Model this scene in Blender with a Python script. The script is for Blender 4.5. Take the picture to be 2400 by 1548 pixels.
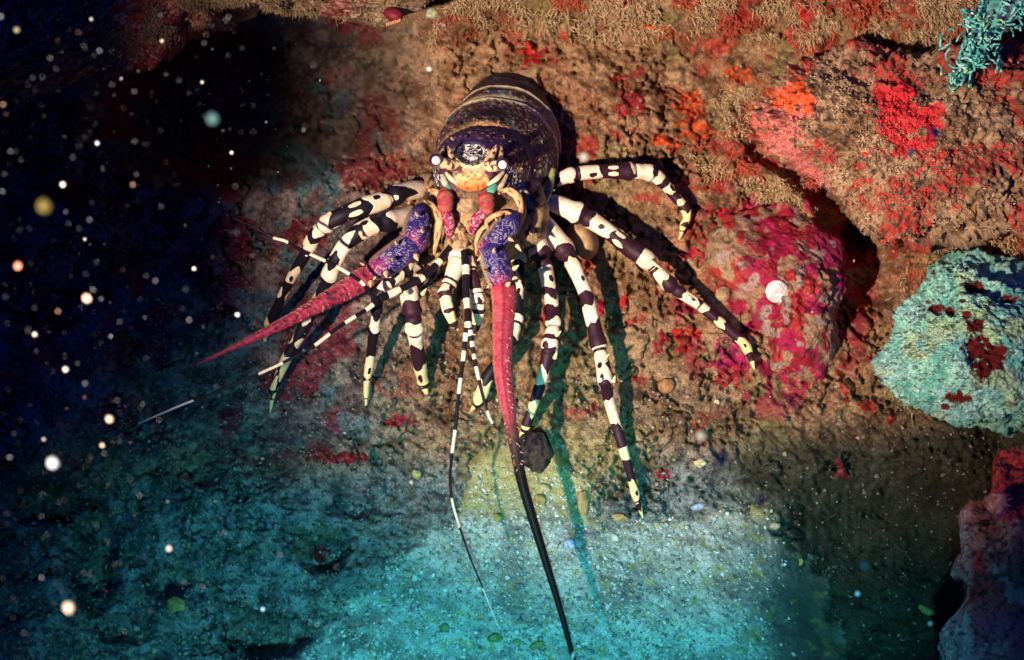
import bpy, bmesh, math, random
import numpy as np
from mathutils import Vector, Matrix

random.seed(7)
rng = np.random.default_rng(7)
scene = bpy.context.scene
for o in list(bpy.data.objects):
    bpy.data.objects.remove(o, do_unlink=True)
COL = scene.collection

# ------------------------------------------------------------------ camera
PX = 0.0003                       # metres per photograph pixel one metre from the lens
PITCH = math.radians(32)          # the diver looks down at the slope
CAM = Vector((0.0, -0.85, 0.62))
Rx = Matrix.Rotation(math.radians(90) - PITCH, 3, 'X')
R = np.array(Rx)
cd = bpy.data.cameras.new('camera')
cd.sensor_width = 36.0
cd.lens = 50.0
cd.clip_start = 0.02
cd.clip_end = 50.0
cd.dof.use_dof = True
cd.dof.focus_distance = 0.975
cd.dof.aperture_fstop = 50.0 / 6.0   # a 6 mm opening
cam = bpy.data.objects.new('camera', cd)
cam.location = CAM
cam.rotation_euler = (math.radians(90) - PITCH, 0, 0)
COL.objects.link(cam)
scene.camera = cam

def W(px, py, h):
    """a point of the place: h metres nearer than the plane one metre before the lens"""
    px = np.asarray(px, float); py = np.asarray(py, float); h = np.asarray(h, float)
    d = 1.0 - h
    c = np.stack([(px - 1200) * PX * d, (774 - py) * PX * d, -d + 0 * px], -1)
    return c @ R.T + np.array(CAM)

TOCAM = R @ np.array([0, 0, 1.0])
UPV = R @ np.array([0, 1.0, 0])
RIGHT = np.array([1.0, 0, 0])

# ------------------------------------------------------------------ world and lamps
wd = bpy.data.worlds.new('World')
scene.world = wd
wd.use_nodes = True
bg = wd.node_tree.nodes['Background']
bg.inputs[0].default_value = (0.0012, 0.009, 0.085, 1)     # deep night water
bg.inputs[1].default_value = 1.8

def spot(name, cpos, target, watts, colour, angle, blend, radius, wide=1.0):
    l = bpy.data.lights.new(name, 'SPOT')
    l.energy = watts; l.color = colour
    l.spot_size = math.radians(angle); l.spot_blend = blend
    l.shadow_soft_size = radius
    o = bpy.data.objects.new(name, l)
    p = Vector(R @ np.array(cpos) + np.array(CAM))
    t = Vector(W(*target))
    o.location = p
    o.rotation_euler = (t - p).to_track_quat('-Z', 'Y').to_euler()
    o.scale = (wide, 1, 1)                       # an oval beam
    COL.objects.link(o)
    return o

# the diver's warm strobe on the left arm and the cooler torch held under the camera
spot('warm_strobe', (-0.36, -0.14, 0.02), (1640, 312, -0.05), 130, (1.0, 0.77, 0.58), 34.0, 1.0, 0.012, 1.14)
spot('cyan_torch', (0.04, -0.17, 0.0), (1190, 1640, 0.11), 54, (0.08, 0.62, 0.70), 35, 1.0, 0.02, 1.30)

scene.view_settings.view_transform = 'Standard'
scene.view_settings.look = 'None'
scene.view_settings.exposure = 0.0
scene.view_settings.gamma = 1.0
scene.view_settings.use_curve_mapping = False
scene.render.engine = 'CYCLES'

# ------------------------------------------------------------------ noise
def _hash(ix, iy, iz, seed):
    n = (ix * 374761393 + iy * 668265263 + iz * 1274126177 + seed * 974634777) & 0xFFFFFFFF
    n = ((n ^ (n >> 13)) * 1274126177) & 0xFFFFFFFF
    n = ((n ^ (n >> 16)) * 2246822519) & 0xFFFFFFFF
    n = n ^ (n >> 15)
    return (n & 0xFFFFFF) / float(0xFFFFFF)

def noise(x, y, z=0.0, seed=0):
    x = np.asarray(x, float); y = np.asarray(y, float); z = np.asarray(z, float) + 0 * x
    ix = np.floor(x).astype(np.int64); iy = np.floor(y).astype(np.int64); iz = np.floor(z).astype(np.int64)
    fx = x - ix; fy = y - iy; fz = z - iz
    sx = fx * fx * (3 - 2 * fx); sy = fy * fy * (3 - 2 * fy); sz = fz * fz * (3 - 2 * fz)
    out = 0
    for a in (0, 1):
        wx = sx if a else 1 - sx
        for b in (0, 1):
            wy = sy if b else 1 - sy
            for c in (0, 1):
                wz = sz if c else 1 - sz
                out = out + wx * wy * wz * _hash(ix + a, iy + b, iz + c, seed)
    return out                     # 0..1

def fbm(x, y, z=0.0, octs=4, seed=0, gain=0.5):
    s = 0; a = 1.0; t = 0
    f = 1.0
    for o in range(octs):
        s = s + a * noise(x * f + o * 17.3, y * f - o * 9.1, np.asarray(z) * f + o * 3.7, seed + o)
        t += a; a *= gain; f *= 2.03
    return s / t

def worley(x, y, seed=0):
    ix = np.floor(x).astype(np.int64); iy = np.floor(y).astype(np.int64)
    best = np.full(np.shape(x), 9.0)
    for a in (-1, 0, 1):
        for b in (-1, 0, 1):
            jx = ix + a; jy = iy + b
            qx = jx + _hash(jx, jy, jx * 0 + 1, seed); qy = jy + _hash(jx, jy, jx * 0 + 2, seed)
            best = np.minimum(best, (x - qx) ** 2 + (y - qy) ** 2)
    return np.sqrt(best)

def sstep(a, b, x):
    t = np.clip((np.asarray(x, float) - a) / (b - a), 0, 1)
    return t * t * (3 - 2 * t)

def mix(c0, c1, m):
    m = np.asarray(m)[..., None]
    return np.asarray(c0) * (1 - m) + np.asarray(c1) * m

def ell(px, py, cx, cy, rx, ry, rot=0.0):
    c = math.cos(rot); s = math.sin(rot)
    dx = px - cx; dy = py - cy
    return np.sqrt(((dx * c + dy * s) / rx) ** 2 + ((-dx * s + dy * c) / ry) ** 2)

def in_poly(px, py, poly):
    """signed distance in pixels, positive inside"""
    P = np.array(poly, float)
    d = np.full(np.shape(px), 1e9); inside = np.zeros(np.shape(px), bool)
    n = len(P)
    for i in range(n):
        x0, y0 = P[i]; x1, y1 = P[(i + 1) % n]
        ex, ey = x1 - x0, y1 - y0
        t = np.clip(((px - x0) * ex + (py - y0) * ey) / (ex * ex + ey * ey), 0, 1)
        d = np.minimum(d, np.hypot(px - x0 - t * ex, py - y0 - t * ey))
        cond = ((y0 > py) != (y1 > py)) & (px < ex * (py - y0) / (ey if ey != 0 else 1e-9) + x0)
        inside ^= cond
    return np.where(inside, d, -d)

# ------------------------------------------------------------------ materials
def nd(nt, kind, **kw):
    n = nt.nodes.new(kind)
    for k, v in kw.items():
        setattr(n, k, v)
    return n

def material(name, attr=True, colour=(0.5, 0.5, 0.5), rough=0.85, spec=0.25, var=0.5, vscale=700, bump=0.5,
             bscale=900, bdist=0.0006, coat=0.0, sss=0.0):
    m = bpy.data.materials.new(name)
    m.use_nodes = True
    nt = m.node_tree
    b = nt.nodes['Principled BSDF']
    tc = nd(nt, 'ShaderNodeTexCoord')
    n1 = nd(nt, 'ShaderNodeTexNoise'); n1.inputs['Scale'].default_value = vscale; n1.inputs['Detail'].default_value = 5
    n1.inputs['Roughness'].default_value = 0.7
    nt.links.new(tc.outputs['Object'], n1.inputs['Vector'])
    if attr:
        a = nd(nt, 'ShaderNodeAttribute', attribute_name='Col'); src = a.outputs['Color']
    else:
        a = nd(nt, 'ShaderNodeRGB'); a.outputs[0].default_value = (*colour, 1); src = a.outputs[0]
    mr = nd(nt, 'ShaderNodeMapRange')
    mr.inputs['From Min'].default_value = 0.3; mr.inputs['From Max'].default_value = 0.7
    mr.inputs['To Min'].default_value = 1 - var; mr.inputs['To Max'].default_value = 1 + var
    nt.links.new(n1.outputs['Fac'], mr.inputs['Value'])
    mx = nd(nt, 'ShaderNodeVectorMath', operation='SCALE')
    nt.links.new(src, mx.inputs[0]); nt.links.new(mr.outputs[0], mx.inputs['Scale'])
    nt.links.new(mx.outputs[0], b.inputs['Base Color'])
    b.inputs['Roughness'].default_value = rough
    b.inputs['Specular IOR Level'].default_value = spec
    b.inputs['Coat Weight'].default_value = coat
    b.inputs['Coat Roughness'].default_value = 0.15
    if bump > 0:
        n2 = nd(nt, 'ShaderNodeTexNoise'); n2.inputs['Scale'].default_value = bscale; n2.inputs['Detail'].default_value = 4
        n2.inputs['Roughness'].default_value = 0.75
        nt.links.new(tc.outputs['Object'], n2.inputs['Vector'])
        bp = nd(nt, 'ShaderNodeBump'); bp.inputs['Strength'].default_value = bump; bp.inputs['Distance'].default_value = bdist
        nt.links.new(n2.outputs['Fac'], bp.inputs['Height'])
        nt.links.new(bp.outputs[0], b.inputs['Normal'])
    return m

M_rock = material('reef_rock', rough=0.95, spec=0.12, var=0.75, vscale=850, bump=0.9, bscale=1100, bdist=0.0012)
M_sand = material('coarse_sand', rough=0.9, spec=0.2, var=0.8, vscale=1500, bump=0.9, bscale=1500, bdist=0.001)
M_crust = material('encrusting_growth', rough=0.7, spec=0.35, var=0.55, vscale=900, bump=0.8, bscale=800, bdist=0.001)
M_turf = material('algal_turf', rough=0.85, spec=0.15, var=0.4, vscale=400, bump=0.0)
M_sponge = material('lumpy_sponge', rough=0.85, spec=0.2, var=0.6, vscale=900, bump=0.9, bscale=900, bdist=0.0014)
M_stone = material('pebble_stone', rough=0.8, spec=0.2, var=0.4, vscale=700, bump=0.6, bscale=900, bdist=0.0005)
M_smooth = material('smooth_stone', rough=0.6, spec=0.3, var=0.12, vscale=300, bump=0.15, bscale=900, bdist=0.0003)
M_part = material('marine_snow', rough=0.9, spec=0.1, var=0.15, vscale=900, bump=0.0)

def lobster_material():
    """Col = plate colour, Verm = where the pale squiggles run, Band = signed field of the cream bands"""
    m = bpy.data.materials.new('lobster_shell')
    m.use_nodes = True
    nt = m.node_tree; L = nt.links
    b = nt.nodes['Principled BSDF']
    tc = nd(nt, 'ShaderNodeTexCoord')
    col = nd(nt, 'ShaderNodeAttribute', attribute_name='Col')
    vm = nd(nt, 'ShaderNodeAttribute', attribute_name='Verm')
    bd = nd(nt, 'ShaderNodeAttribute', attribute_name='Band')
    # mottling
    n1 = nd(nt, 'ShaderNodeTexNoise'); n1.inputs['Scale'].default_value = 520; n1.inputs['Detail'].default_value = 5
    n1.inputs['Roughness'].default_value = 0.7
    L.new(tc.outputs['Object'], n1.inputs['Vector'])
    mr = nd(nt, 'ShaderNodeMapRange')
    mr.inputs['From Min'].default_value = 0.3; mr.inputs['From Max'].default_value = 0.7
    mr.inputs['To Min'].default_value = 0.55; mr.inputs['To Max'].default_value = 1.45
    L.new(n1.outputs['Fac'], mr.inputs['Value'])
    sc = nd(nt, 'ShaderNodeVectorMath', operation='SCALE')
    L.new(col.outputs['Color'], sc.inputs[0]); L.new(mr.outputs[0], sc.inputs['Scale'])
    # cream bands with crisp edges
    nb = nd(nt, 'ShaderNodeTexNoise'); nb.inputs['Scale'].default_value = 260; nb.inputs['Detail'].default_value = 2
    L.new(tc.outputs['Object'], nb.inputs['Vector'])
    ad = nd(nt, 'ShaderNodeMath', operation='MULTIPLY_ADD'); ad.inputs[1].default_value = 0.9; ad.inputs[2].default_value = -0.45
    L.new(nb.outputs['Fac'], ad.inputs[0])
    s2 = nd(nt, 'ShaderNodeMath', operation='ADD')
    L.new(bd.outputs['Fac'], s2.inputs[0]); L.new(ad.outputs[0], s2.inputs[1])
    mb = nd(nt, 'ShaderNodeMapRange', interpolation_type='SMOOTHSTEP')
    mb.inputs['From Min'].default_value = -0.05; mb.inputs['From Max'].default_value = 0.05
    L.new(s2.outputs[0], mb.inputs['Value'])
    cr = nd(nt, 'ShaderNodeMix', data_type='RGBA')
    cr.inputs['A'].default_value = (0.86, 0.75, 0.62, 1); cr.inputs['B'].default_value = (0.60, 0.42, 0.22, 1)
    nq = nd(nt, 'ShaderNodeTexNoise'); nq.inputs['Scale'].default_value = 170; nq.inputs['Detail'].default_value = 6; nq.inputs['Roughness'].default_value = 0.65
    L.new(tc.outputs['Object'], nq.inputs['Vector'])
    mq = nd(nt, 'ShaderNodeMapRange'); mq.inputs['From Min'].default_value = 0.46; mq.inputs['From Max'].default_value = 0.74
    L.new(nq.outputs['Fac'], mq.inputs['Value'])
    ng = nd(nt, 'ShaderNodeMath', operation='MULTIPLY'); ng.inputs[1].default_value = -1.0; ng.use_clamp = True
    L.new(vm.outputs['Fac'], ng.inputs[0])
    yl = nd(nt, 'ShaderNodeMix', data_type='RGBA'); yl.inputs['B'].default_value = (0.78, 0.66, 0.30, 1)
    L.new(ng.outputs[0], yl.inputs['Factor']); L.new(cr.outputs['Result'], yl.inputs['A'])
    L.new(mq.outputs[0], cr.inputs['Factor'])
    m1 = nd(nt, 'ShaderNodeMix', data_type='RGBA')
    L.new(mb.outputs[0], m1.inputs['Factor']); L.new(sc.outputs[0], m1.inputs['A']); L.new(yl.outputs['Result'], m1.inputs['B'])
    # squiggles: thin contour lines of a noise field
    nv = nd(nt, 'ShaderNodeTexNoise'); nv.inputs['Scale'].default_value = 250; nv.inputs['Detail'].default_value = 1.0
    nv.inputs['Distortion'].default_value = 0.8
    L.new(tc.outputs['Object'], nv.inputs['Vector'])
    mu = nd(nt, 'ShaderNodeMath', operation='MULTIPLY'); mu.inputs[1].default_value = 24
    L.new(nv.outputs['Fac'], mu.inputs[0])
    sn = nd(nt, 'ShaderNodeMath', operation='SINE'); L.new(mu.outputs[0], sn.inputs[0])
    th = nd(nt, 'ShaderNodeMapRange', interpolation_type='SMOOTHSTEP')
    th.inputs['From Min'].default_value = 0.45; th.inputs['From Max'].default_value = 0.9
    L.new(sn.outputs[0], th.inputs['Value'])
    vmul = nd(nt, 'ShaderNodeMath', operation='MULTIPLY'); vmul.use_clamp = True; L.new(th.outputs[0], vmul.inputs[0]); L.new(vm.outputs['Fac'], vmul.inputs[1])
    m2 = nd(nt, 'ShaderNodeMix', data_type='RGBA'); m2.inputs['B'].default_value = (0.80, 0.78, 0.80, 1)
    L.new(vmul.outputs[0], m2.inputs['Factor']); L.new(m1.outputs['Result'], m2.inputs['A'])
    L.new(m2.outputs['Result'], b.inputs['Base Color'])
    b.inputs['Roughness'].default_value = 0.55
    b.inputs['Specular IOR Level'].default_value = 0.25
    n3 = nd(nt, 'ShaderNodeTexNoise'); n3.inputs['Scale'].default_value = 700; n3.inputs['Detail'].default_value = 3
    L.new(tc.outputs['Object'], n3.inputs['Vector'])
    bp = nd(nt, 'ShaderNodeBump'); bp.inputs['Strength'].default_value = 0.35; bp.inputs['Distance'].default_value = 0.0006
    L.new(n3.outputs['Fac'], bp.inputs['Height']); L.new(bp.outputs[0], b.inputs['Normal'])
    return m
M_lob = lobster_material()

# ------------------------------------------------------------------ object helpers
def mesh_obj(name, verts, faces, mat, attrs=None, parent=None, loc=None, smooth=True):
    verts = np.asarray(verts, float)
    if loc is None:
        loc = np.zeros(3) if parent is not None else verts.mean(0)
    me = bpy.data.meshes.new(name)
    faces = np.asarray(faces) if not isinstance(faces, list) else faces
    v = verts - loc
    if isinstance(faces, np.ndarray) and faces.ndim == 2:
        k = faces.shape[1]; nf = len(faces)
        me.vertices.add(len(v)); me.vertices.foreach_set('co', v.astype(np.float32).ravel())
        me.loops.add(nf * k); me.loops.foreach_set('vertex_index', faces.astype(np.int32).ravel())
        me.polygons.add(nf)
        me.polygons.foreach_set('loop_start', np.arange(0, nf * k, k, dtype=np.int32))
        me.polygons.foreach_set('loop_total', np.full(nf, k, dtype=np.int32))
        me.update(calc_edges=True)
    else:
        me.from_pydata([tuple(p) for p in v], [], [tuple(int(i) for i in f) for f in faces])
    if smooth:
        me.polygons.foreach_set('use_smooth', np.ones(len(me.polygons), bool))
    for k, a in (attrs or {}).items():
        a = np.asarray(a, float)
        if a.ndim == 2:
            at = me.attributes.new(k, 'FLOAT_COLOR', 'POINT')
            buf = np.ones((len(a), 4), np.float32); buf[:, :3] = np.clip(a, 0, 1)
            at.data.foreach_set('color', buf.ravel())
        else:
            at = me.attributes.new(k, 'FLOAT', 'POINT')
            at.data.foreach_set('value', a.astype(np.float32))
    me.materials.append(mat)
    me.validate()
    o = bpy.data.objects.new(name, me)
    COL.objects.link(o)
    if parent is not None:
        o.parent = parent
        o.matrix_parent_inverse = Matrix.Identity(4)
        o.location = Vector(loc)
    else:
        o.location = Vector(loc)
    return o

def tag(o, label=None, cat=None, group=None, kind=None):
    if label: o['label'] = label
    if cat: o['category'] = cat
    if group: o['group'] = group
    if kind: o['kind'] = kind
    return o

def grid_faces(n, m):
    i = np.arange(n - 1)[:, None] * m + np.arange(m - 1)[None, :]
    return np.stack([i, i + 1, i + m + 1, i + m], -1).reshape(-1, 4)

# ------------------------------------------------------------------ the slope: large forms
SAND = [(760, 1480), (830, 1410), (915, 1345), (960, 1275), (1010, 1235), (1058, 1228), (1085, 1130), (1120, 1065), (1200, 1030), (1290, 1040), (1370, 1110), (1400, 1200),
        (1420, 1236), (1445, 1232), (1510, 1215), (1600, 1210), (1700, 1185), (1800, 1215), (1900, 1300), (1980, 1400), (2010, 1560), (2060, 2400), (300, 2400), (640, 1580)]

def big(px, py):
    px = np.asarray(px, float); py = np.asarray(py, float)
    h = 0.5 * (py - 774) * PX
    h = h - 0.02 + 0.020 * sstep(1.0, 0.3, ell(px, py, 1330, 300, 330, 260))
    # top shelf bulging toward the diver on the right
    h = h + 0.075 * sstep(130, -20, py + 25 * np.sin(px / 90) - 0.02 * (px - 1400)) * sstep(900, 1080, px)
    # the ground falls back on the left, with a dark hollow under the ledge
    h = h - 0.10 * sstep(980, 250, px) * sstep(1120, 560, py)
    e = ell(px, py, 600, 215, 430, 235, -0.12)
    h = h - 0.20 * sstep(1.05, 0.35, e)
    # dark gully lower right
    h = h - 0.09 * sstep(1.1, 0.3, ell(px, py, 2080, 1380, 330, 330))
    # recess between the boulder and the crimson mound
    h = h - 0.05 * sstep(1.0, 0.2, ell(px, py, 2030, 600, 160, 260, 0.25))
    # black crevice under the boulder's lower edge
    for (ax_, ay_, bx_, by_, wd_) in [(1770, 352, 1860, 405, 20), (1860, 405, 1945, 470, 28), (1945, 470, 2010, 560, 40), (2010, 560, 2040, 680, 46)]:
        ex, ey = bx_ - ax_, by_ - ay_
        t = np.clip(((px - ax_) * ex + (py - ay_) * ey) / (ex * ex + ey * ey), 0, 1)
        h = h - 0.028 * sstep(1.3, 0.5, np.hypot(px - ax_ - t * ex, py - ay_ - t * ey) / wd_)
    # low ridges left of the sand
    h = h + 0.030 * sstep(1.0, 0.1, ell(px, py, 560, 1180, 420, 200, 0.15))
    h = h + 0.018 * sstep(1.0, 0.1, ell(px, py, 300, 1400, 330, 150, 0.2))
    h = h - 0.025 * sstep(1.0, 0.2, ell(px, py, 190, 1300, 80, 220, -0.5))
    for (qx, qy, qa, qb, qd) in [(620, 1490, 110, 55, 0.045), (755, 1300, 60, 50, 0.035), (225, 1320, 55, 150, 0.045), (395, 1360, 55, 45, 0.03), (300, 1470, 90, 40, 0.03), (110, 1180, 120, 60, 0.04),
                               (470, 1110, 60, 40, 0.02), (830, 1190, 70, 30, 0.02)]:
        h = h - qd * sstep(1.15, 0.4, ell(px, py, qx, qy, qa, qb) + 0.7 * (fbm(px / 40, py / 40, 1, 3, 19) - 0.5))
    h = h + 0.045 * (fbm(px / 120, py / 90, 2, 3, 15) - 0.5) * sstep(950, 1100, py) * sstep(1000, 800, px)
    h = h + 0.022 * sstep(1.0, 0.1, ell(px, py, 1520, 1010, 330, 130, 0.1))
    h = h + 0.02 * (fbm(px / 330, py / 330, 0, 3, 11) - 0.5) + 0.045 * (fbm(px / 170, py / 170, 5, 3, 13) - 0.5) * np.maximum(sstep(1650, 1850, px), sstep(750, 450, px))
    return h

def axis(a, b, lo, hi, fine, coarse):
    return np.concatenate([np.arange(lo, a, coarse), np.arange(a, b, fine), np.arange(b, hi + 1, coarse)])

gx = axis(-60, 2460, -1500, 3900, 3.2, 24)
gy = axis(-60, 1610, -1200, 2600, 3.2, 24)
GX, GY = np.meshgrid(gx, gy)

def rock_relief(px, py):
    w1 = fbm(px / 60, py / 60, 0, 3, 21) * 40
    w2 = fbm(px / 60 + 9, py / 60, 0, 3, 24) * 40
    lump = fbm((px + w1) / 95, (py + w2) / 95, 0, 5, 31, 0.55) - 0.5
    fine = fbm(px / 14, py / 14, 0, 3, 41, 0.6) - 0.5
    pit = worley((px + w1) / 26, (py + w2) / 26, 5)
    pits = sstep(0.34, 0.12, pit) * sstep(0.50, 0.62, fbm(px / 120, py / 120, 0, 2, 55))
    rough = 0.55 + 0.9 * sstep(0.40, 0.65, fbm(px / 260, py / 260, 0, 2, 77))
    smooth_zone = 1 - 0.45 * sstep(1.0, 0.6, ell(px, py, 1560, 640, 240, 420, -0.3))
    rdg = 1 - np.abs(2 * fbm((px + w1) / 52, (py + w2) / 52, 4, 4, 61, 0.55) - 1)
    r = (0.028 * lump + 0.0105 * fine * rough) * smooth_zone - 0.011 * sstep(0.90, 0.985, rdg) * sstep(0.42, 0.55, fbm(px / 170, py / 170, 2, 2, 66)) - 0.0065 * pits * sstep(0.52, 0.60, fbm(px / 60, py / 60, 5, 3, 67))
    # bored holes in the bare rock above the lobster
    for (hx, hy, hr) in [(1348, 152, 5), (1402, 133, 5), (1367, 144, 6), (1440, 152, 9), (1454, 160, 9), (1350, 172, 4), (1347, 170, 4),
                         (1320, 40, 10), (1345, 48, 9), (1318, 137, 4), (1386, 175, 4), (1405, 143, 4), (1498, 336, 5), (1480, 333, 6),
                         (1466, 338, 7), (1450, 330, 5), (1425, 265, 8), (1408, 257, 6), (1390, 245, 8), (1372, 232, 6), (1640, 385, 8),
                         (1645, 402, 7), (1650, 425, 6), (1660, 440, 5), (1395, 870, 12), (1380, 850, 12), (1400, 890, 9), (1410, 845, 6)]:
        r = r - 0.009 * sstep(1.2, 0.4, np.hypot(px - hx, py - hy) / hr)
    return r

Hbig = big(GX, GY)
sd_sand = in_poly(GX, GY, SAND)
Hrock = Hbig + rock_relief(GX, GY) * (1 - 0.0 * GX)
Hrock = Hrock - 0.010 * sstep(-10, 40, sd_sand)            # the rock dips under the sand

def sample(px, py):
    px = np.asarray(px, float); py = np.asarray(py, float)
    i = np.clip(np.searchsorted(gx, px) - 1, 0, len(gx) - 2); j = np.clip(np.searchsorted(gy, py) - 1, 0, len(gy) - 2)
    fx = np.clip((px - gx[i]) / (gx[i + 1] - gx[i]), 0, 1); fy = np.clip((py - gy[j]) / (gy[j + 1] - gy[j]), 0, 1)
    return (Hrock[j, i] * (1 - fx) * (1 - fy) + Hrock[j, i + 1] * fx * (1 - fy) + Hrock[j + 1, i] * (1 - fx) * fy + Hrock[j + 1, i + 1] * fx * fy)

def rock_colour(px, py):
    n1 = fbm(px / 130, py / 130, 0, 4, 101); n2 = fbm(px / 42, py / 42, 3, 4, 111); n3 = fbm(px / 9, py / 9, 0, 3, 121)
    n4 = fbm(px / 5, py / 5, 0, 2, 131)
    c = mix((0.20, 0.105, 0.050), (0.37, 0.225, 0.125), sstep(0.38, 0.62, n2))
    c = mix(c, (0.22, 0.19, 0.08), 0.6 * sstep(0.55, 0.7, n1))
    c = mix(c, (0.30, 0.12, 0.07), 0.6 * sstep(0.56, 0.70, fbm(px / 75, py / 75, 7, 4, 141)))
    c = mix(c, (0.06, 0.04, 0.035), 0.75 * sstep(0.56, 0.72, n3))
    c = mix(c, (0.50, 0.38, 0.26), 0.45 * sstep(0.62, 0.76, n4))
    # crimson film in spots
    red = sstep(0.60, 0.68, fbm(px / 60 + 31, py / 60, 5, 4, 151)) * sstep(0.45, 0.55, n2 + 0.1 * (n4 - 0.5))
    c = mix(c, (0.30, 0.012, 0.018), 0.75 * red * sstep(900, 1350, px))
    near = sstep(1.5, 0.95, ell(px, py, 1810, 690, 190, 230)) * sstep(0.50, 0.57, fbm(px / 36 + 3, py / 36, 8, 5, 156, 0.6))
    c = mix(c, mix((0.30, 0.006, 0.03), (0.36, 0.01, 0.09), n2), 0.9 * near)
    wall = sstep(1500, 1700, px) * sstep(760, 500, py) * sstep(0.53, 0.60, fbm(px / 55 + 5, py / 55, 1, 5, 158, 0.6))
    c = mix(c, mix((0.45, 0.030, 0.020), (0.30, 0.010, 0.02), n1), 0.75 * wall * sstep(0.66, 0.5, n3))
    gravel = sstep(1.1, 0.5, ell(px, py, 1290, 1085, 260, 140) + 0.8 * (n2 - 0.5))
    c = mix(c, mix((0.36, 0.28, 0.11), (0.16, 0.12, 0.05), sstep(0.45, 0.6, n3)), 0.8 * gravel)
    # the left slope: maroon, violet and grey-green film over dark rock
    left = sstep(1080, 760, px + 60 * (n1 - 0.5)) * sstep(1120, 1000, py + 80 * (n2 - 0.5))
    cl = mix((0.14, 0.10, 0.10), (0.34, 0.27, 0.24), sstep(0.4, 0.65, n2))
    cl = mix(cl, (0.30, 0.018, 0.05), 0.8 * sstep(0.52, 0.62, fbm(px / 90 + 3, py / 90, 2, 4, 161)))
    cl = mix(cl, (0.08, 0.24, 0.28), 0.7 * sstep(0.55, 0.66, fbm(px / 70 + 8, py / 70, 6, 4, 171)))
    cl = mix(cl, (0.03, 0.02, 0.03), 0.6 * sstep(0.52, 0.66, n3))
    cl = mix(cl, (0.45, 0.38, 0.33), 0.5 * sstep(0.70, 0.78, n4))
    c = mix(c, cl, left)
    # silted ground low in the picture
    low = sstep(1010, 1150, py + 90 * (n1 - 0.5) + 0.03 * (px - 1300) + 0.16 * np.clip(px - 1650, 0, 600))
    cw = mix((0.15, 0.16, 0.17), (0.33, 0.33, 0.35), sstep(0.4, 0.62, n2))
    cw = mix(cw, (0.04, 0.04, 0.04), 0.8 * sstep(0.52, 0.66, n3))
    cw = mix(cw, (0.30, 0.24, 0.08), 0.3 * sstep(0.6, 0.7, fbm(px / 33, py / 33, 8, 3, 181)))
    cw = mix(cw, (0.6, 0.58, 0.5), 0.5 * sstep(0.72, 0.80, n4))
    cw = mix(cw, np.array((0.055, 0.05, 0.028)) * (0.6 + 0.9 * n2[..., None]), 0.9 * sstep(1600, 1780, px + 160 * (n1 - 0.5)))  # shade of the lower right gully painted into the rock colour
    cw = cw * 0.72
    c = mix(c, cw, low * (1 - 0.8 * gravel))
    dust = sstep(-110, 10, in_poly(px, py, SAND) + 70 * (n2 - 0.5)) * sstep(1900, 1700, px)
    c = mix(c, mix((0.36, 0.36, 0.32), (0.16, 0.16, 0.14), sstep(0.45, 0.6, n3)), 0.55 * dust * (1 - 0.8 * gravel))
    return c

rock = mesh_obj('rock_slope', W(GX.ravel(), GY.ravel(), Hrock.ravel()), grid_faces(len(gy), len(gx)), M_rock,
                {'Col': rock_colour(GX, GY).reshape(-1, 3)}, loc=W(1200, 774, 0.0))
tag(rock, kind='structure')

# the sand
sx = axis(640, 2080, 100, 2400, 3.6, 22); sy = axis(1080, 1600, 1000, 2560, 3.6, 22)
SX, SY = np.meshgrid(sx, sy)
def sand_edge(X, Y):
    return in_poly(X, Y, SAND) + (70 + 150 * sstep(1650, 1850, X)) * (fbm(X / 60, Y / 60, 0, 5, 205, 0.62) - 0.5)
sds = sand_edge(SX, SY)
ripple = 0.016 * (fbm(SX / 150, SY / 110, 0, 3, 211) - 0.5) + 0.0030 * (fbm(SX / 22, SY / 18, 0, 3, 221) - 0.5)
grain = 0.0022 * (noise(SX / 6.5, SY / 6.5, 0, 231) - 0.5)
HS = big(SX, SY) + 0.004 + ripple + grain - 0.020 * sstep(20, -30, sds) - 0.05 * sstep(-20, -160, sds)
sn3 = noise(SX / 5.5, SY / 5.5, 0, 241); sn2 = fbm(SX / 30, SY / 30, 0, 3, 251)
sc = mix((0.38, 0.39, 0.35), (0.60, 0.60, 0.54), sstep(0.3, 0.7, sn2))
sc = mix(sc, (0.10, 0.10, 0.09), 0.75 * sstep(0.66, 0.85, sn3))
sc = mix(sc, (0.80, 0.80, 0.75), 0.45 * sstep(0.20, 0.06, sn3))
sc = mix(sc, (0.10, 0.10, 0.075), 0.85 * sstep(1640, 1900, SX + 220 * (fbm(SX / 90, SY / 90, 0, 4, 257) - 0.5)))  # torch falloff toward the right painted into the sand colour
sc = mix(sc, (0.12, 0.12, 0.11), 0.55 * sstep(0.56, 0.68, fbm(SX / 80, SY / 60, 3, 4, 259)))
sc = mix(sc, (0.46, 0.36, 0.12), 0.85 * sstep(1240, 1150, SY + 90 * (sn2 - 0.5)))
sc = mix(sc, (0.40, 0.34, 0.10), 0.7 * sstep(0.64, 0.74, fbm(SX / 16, SY / 16, 4, 3, 261)))
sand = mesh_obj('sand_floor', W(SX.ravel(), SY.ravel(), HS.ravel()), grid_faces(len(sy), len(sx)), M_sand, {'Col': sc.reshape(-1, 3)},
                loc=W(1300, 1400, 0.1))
tag(sand, kind='structure')

def sampleS(px, py):
    i = np.clip(np.searchsorted(sx, px) - 1, 0, len(sx) - 2); j = np.clip(np.searchsorted(sy, py) - 1, 0, len(sy) - 2)
    return np.where((px > 110) & (px < 2380) & (py > 1005), HS[j, i], -9)

def ground(px, py):
    return np.maximum(sample(px, py), sampleS(np.asarray(px, float), np.asarray(py, float)))

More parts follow.
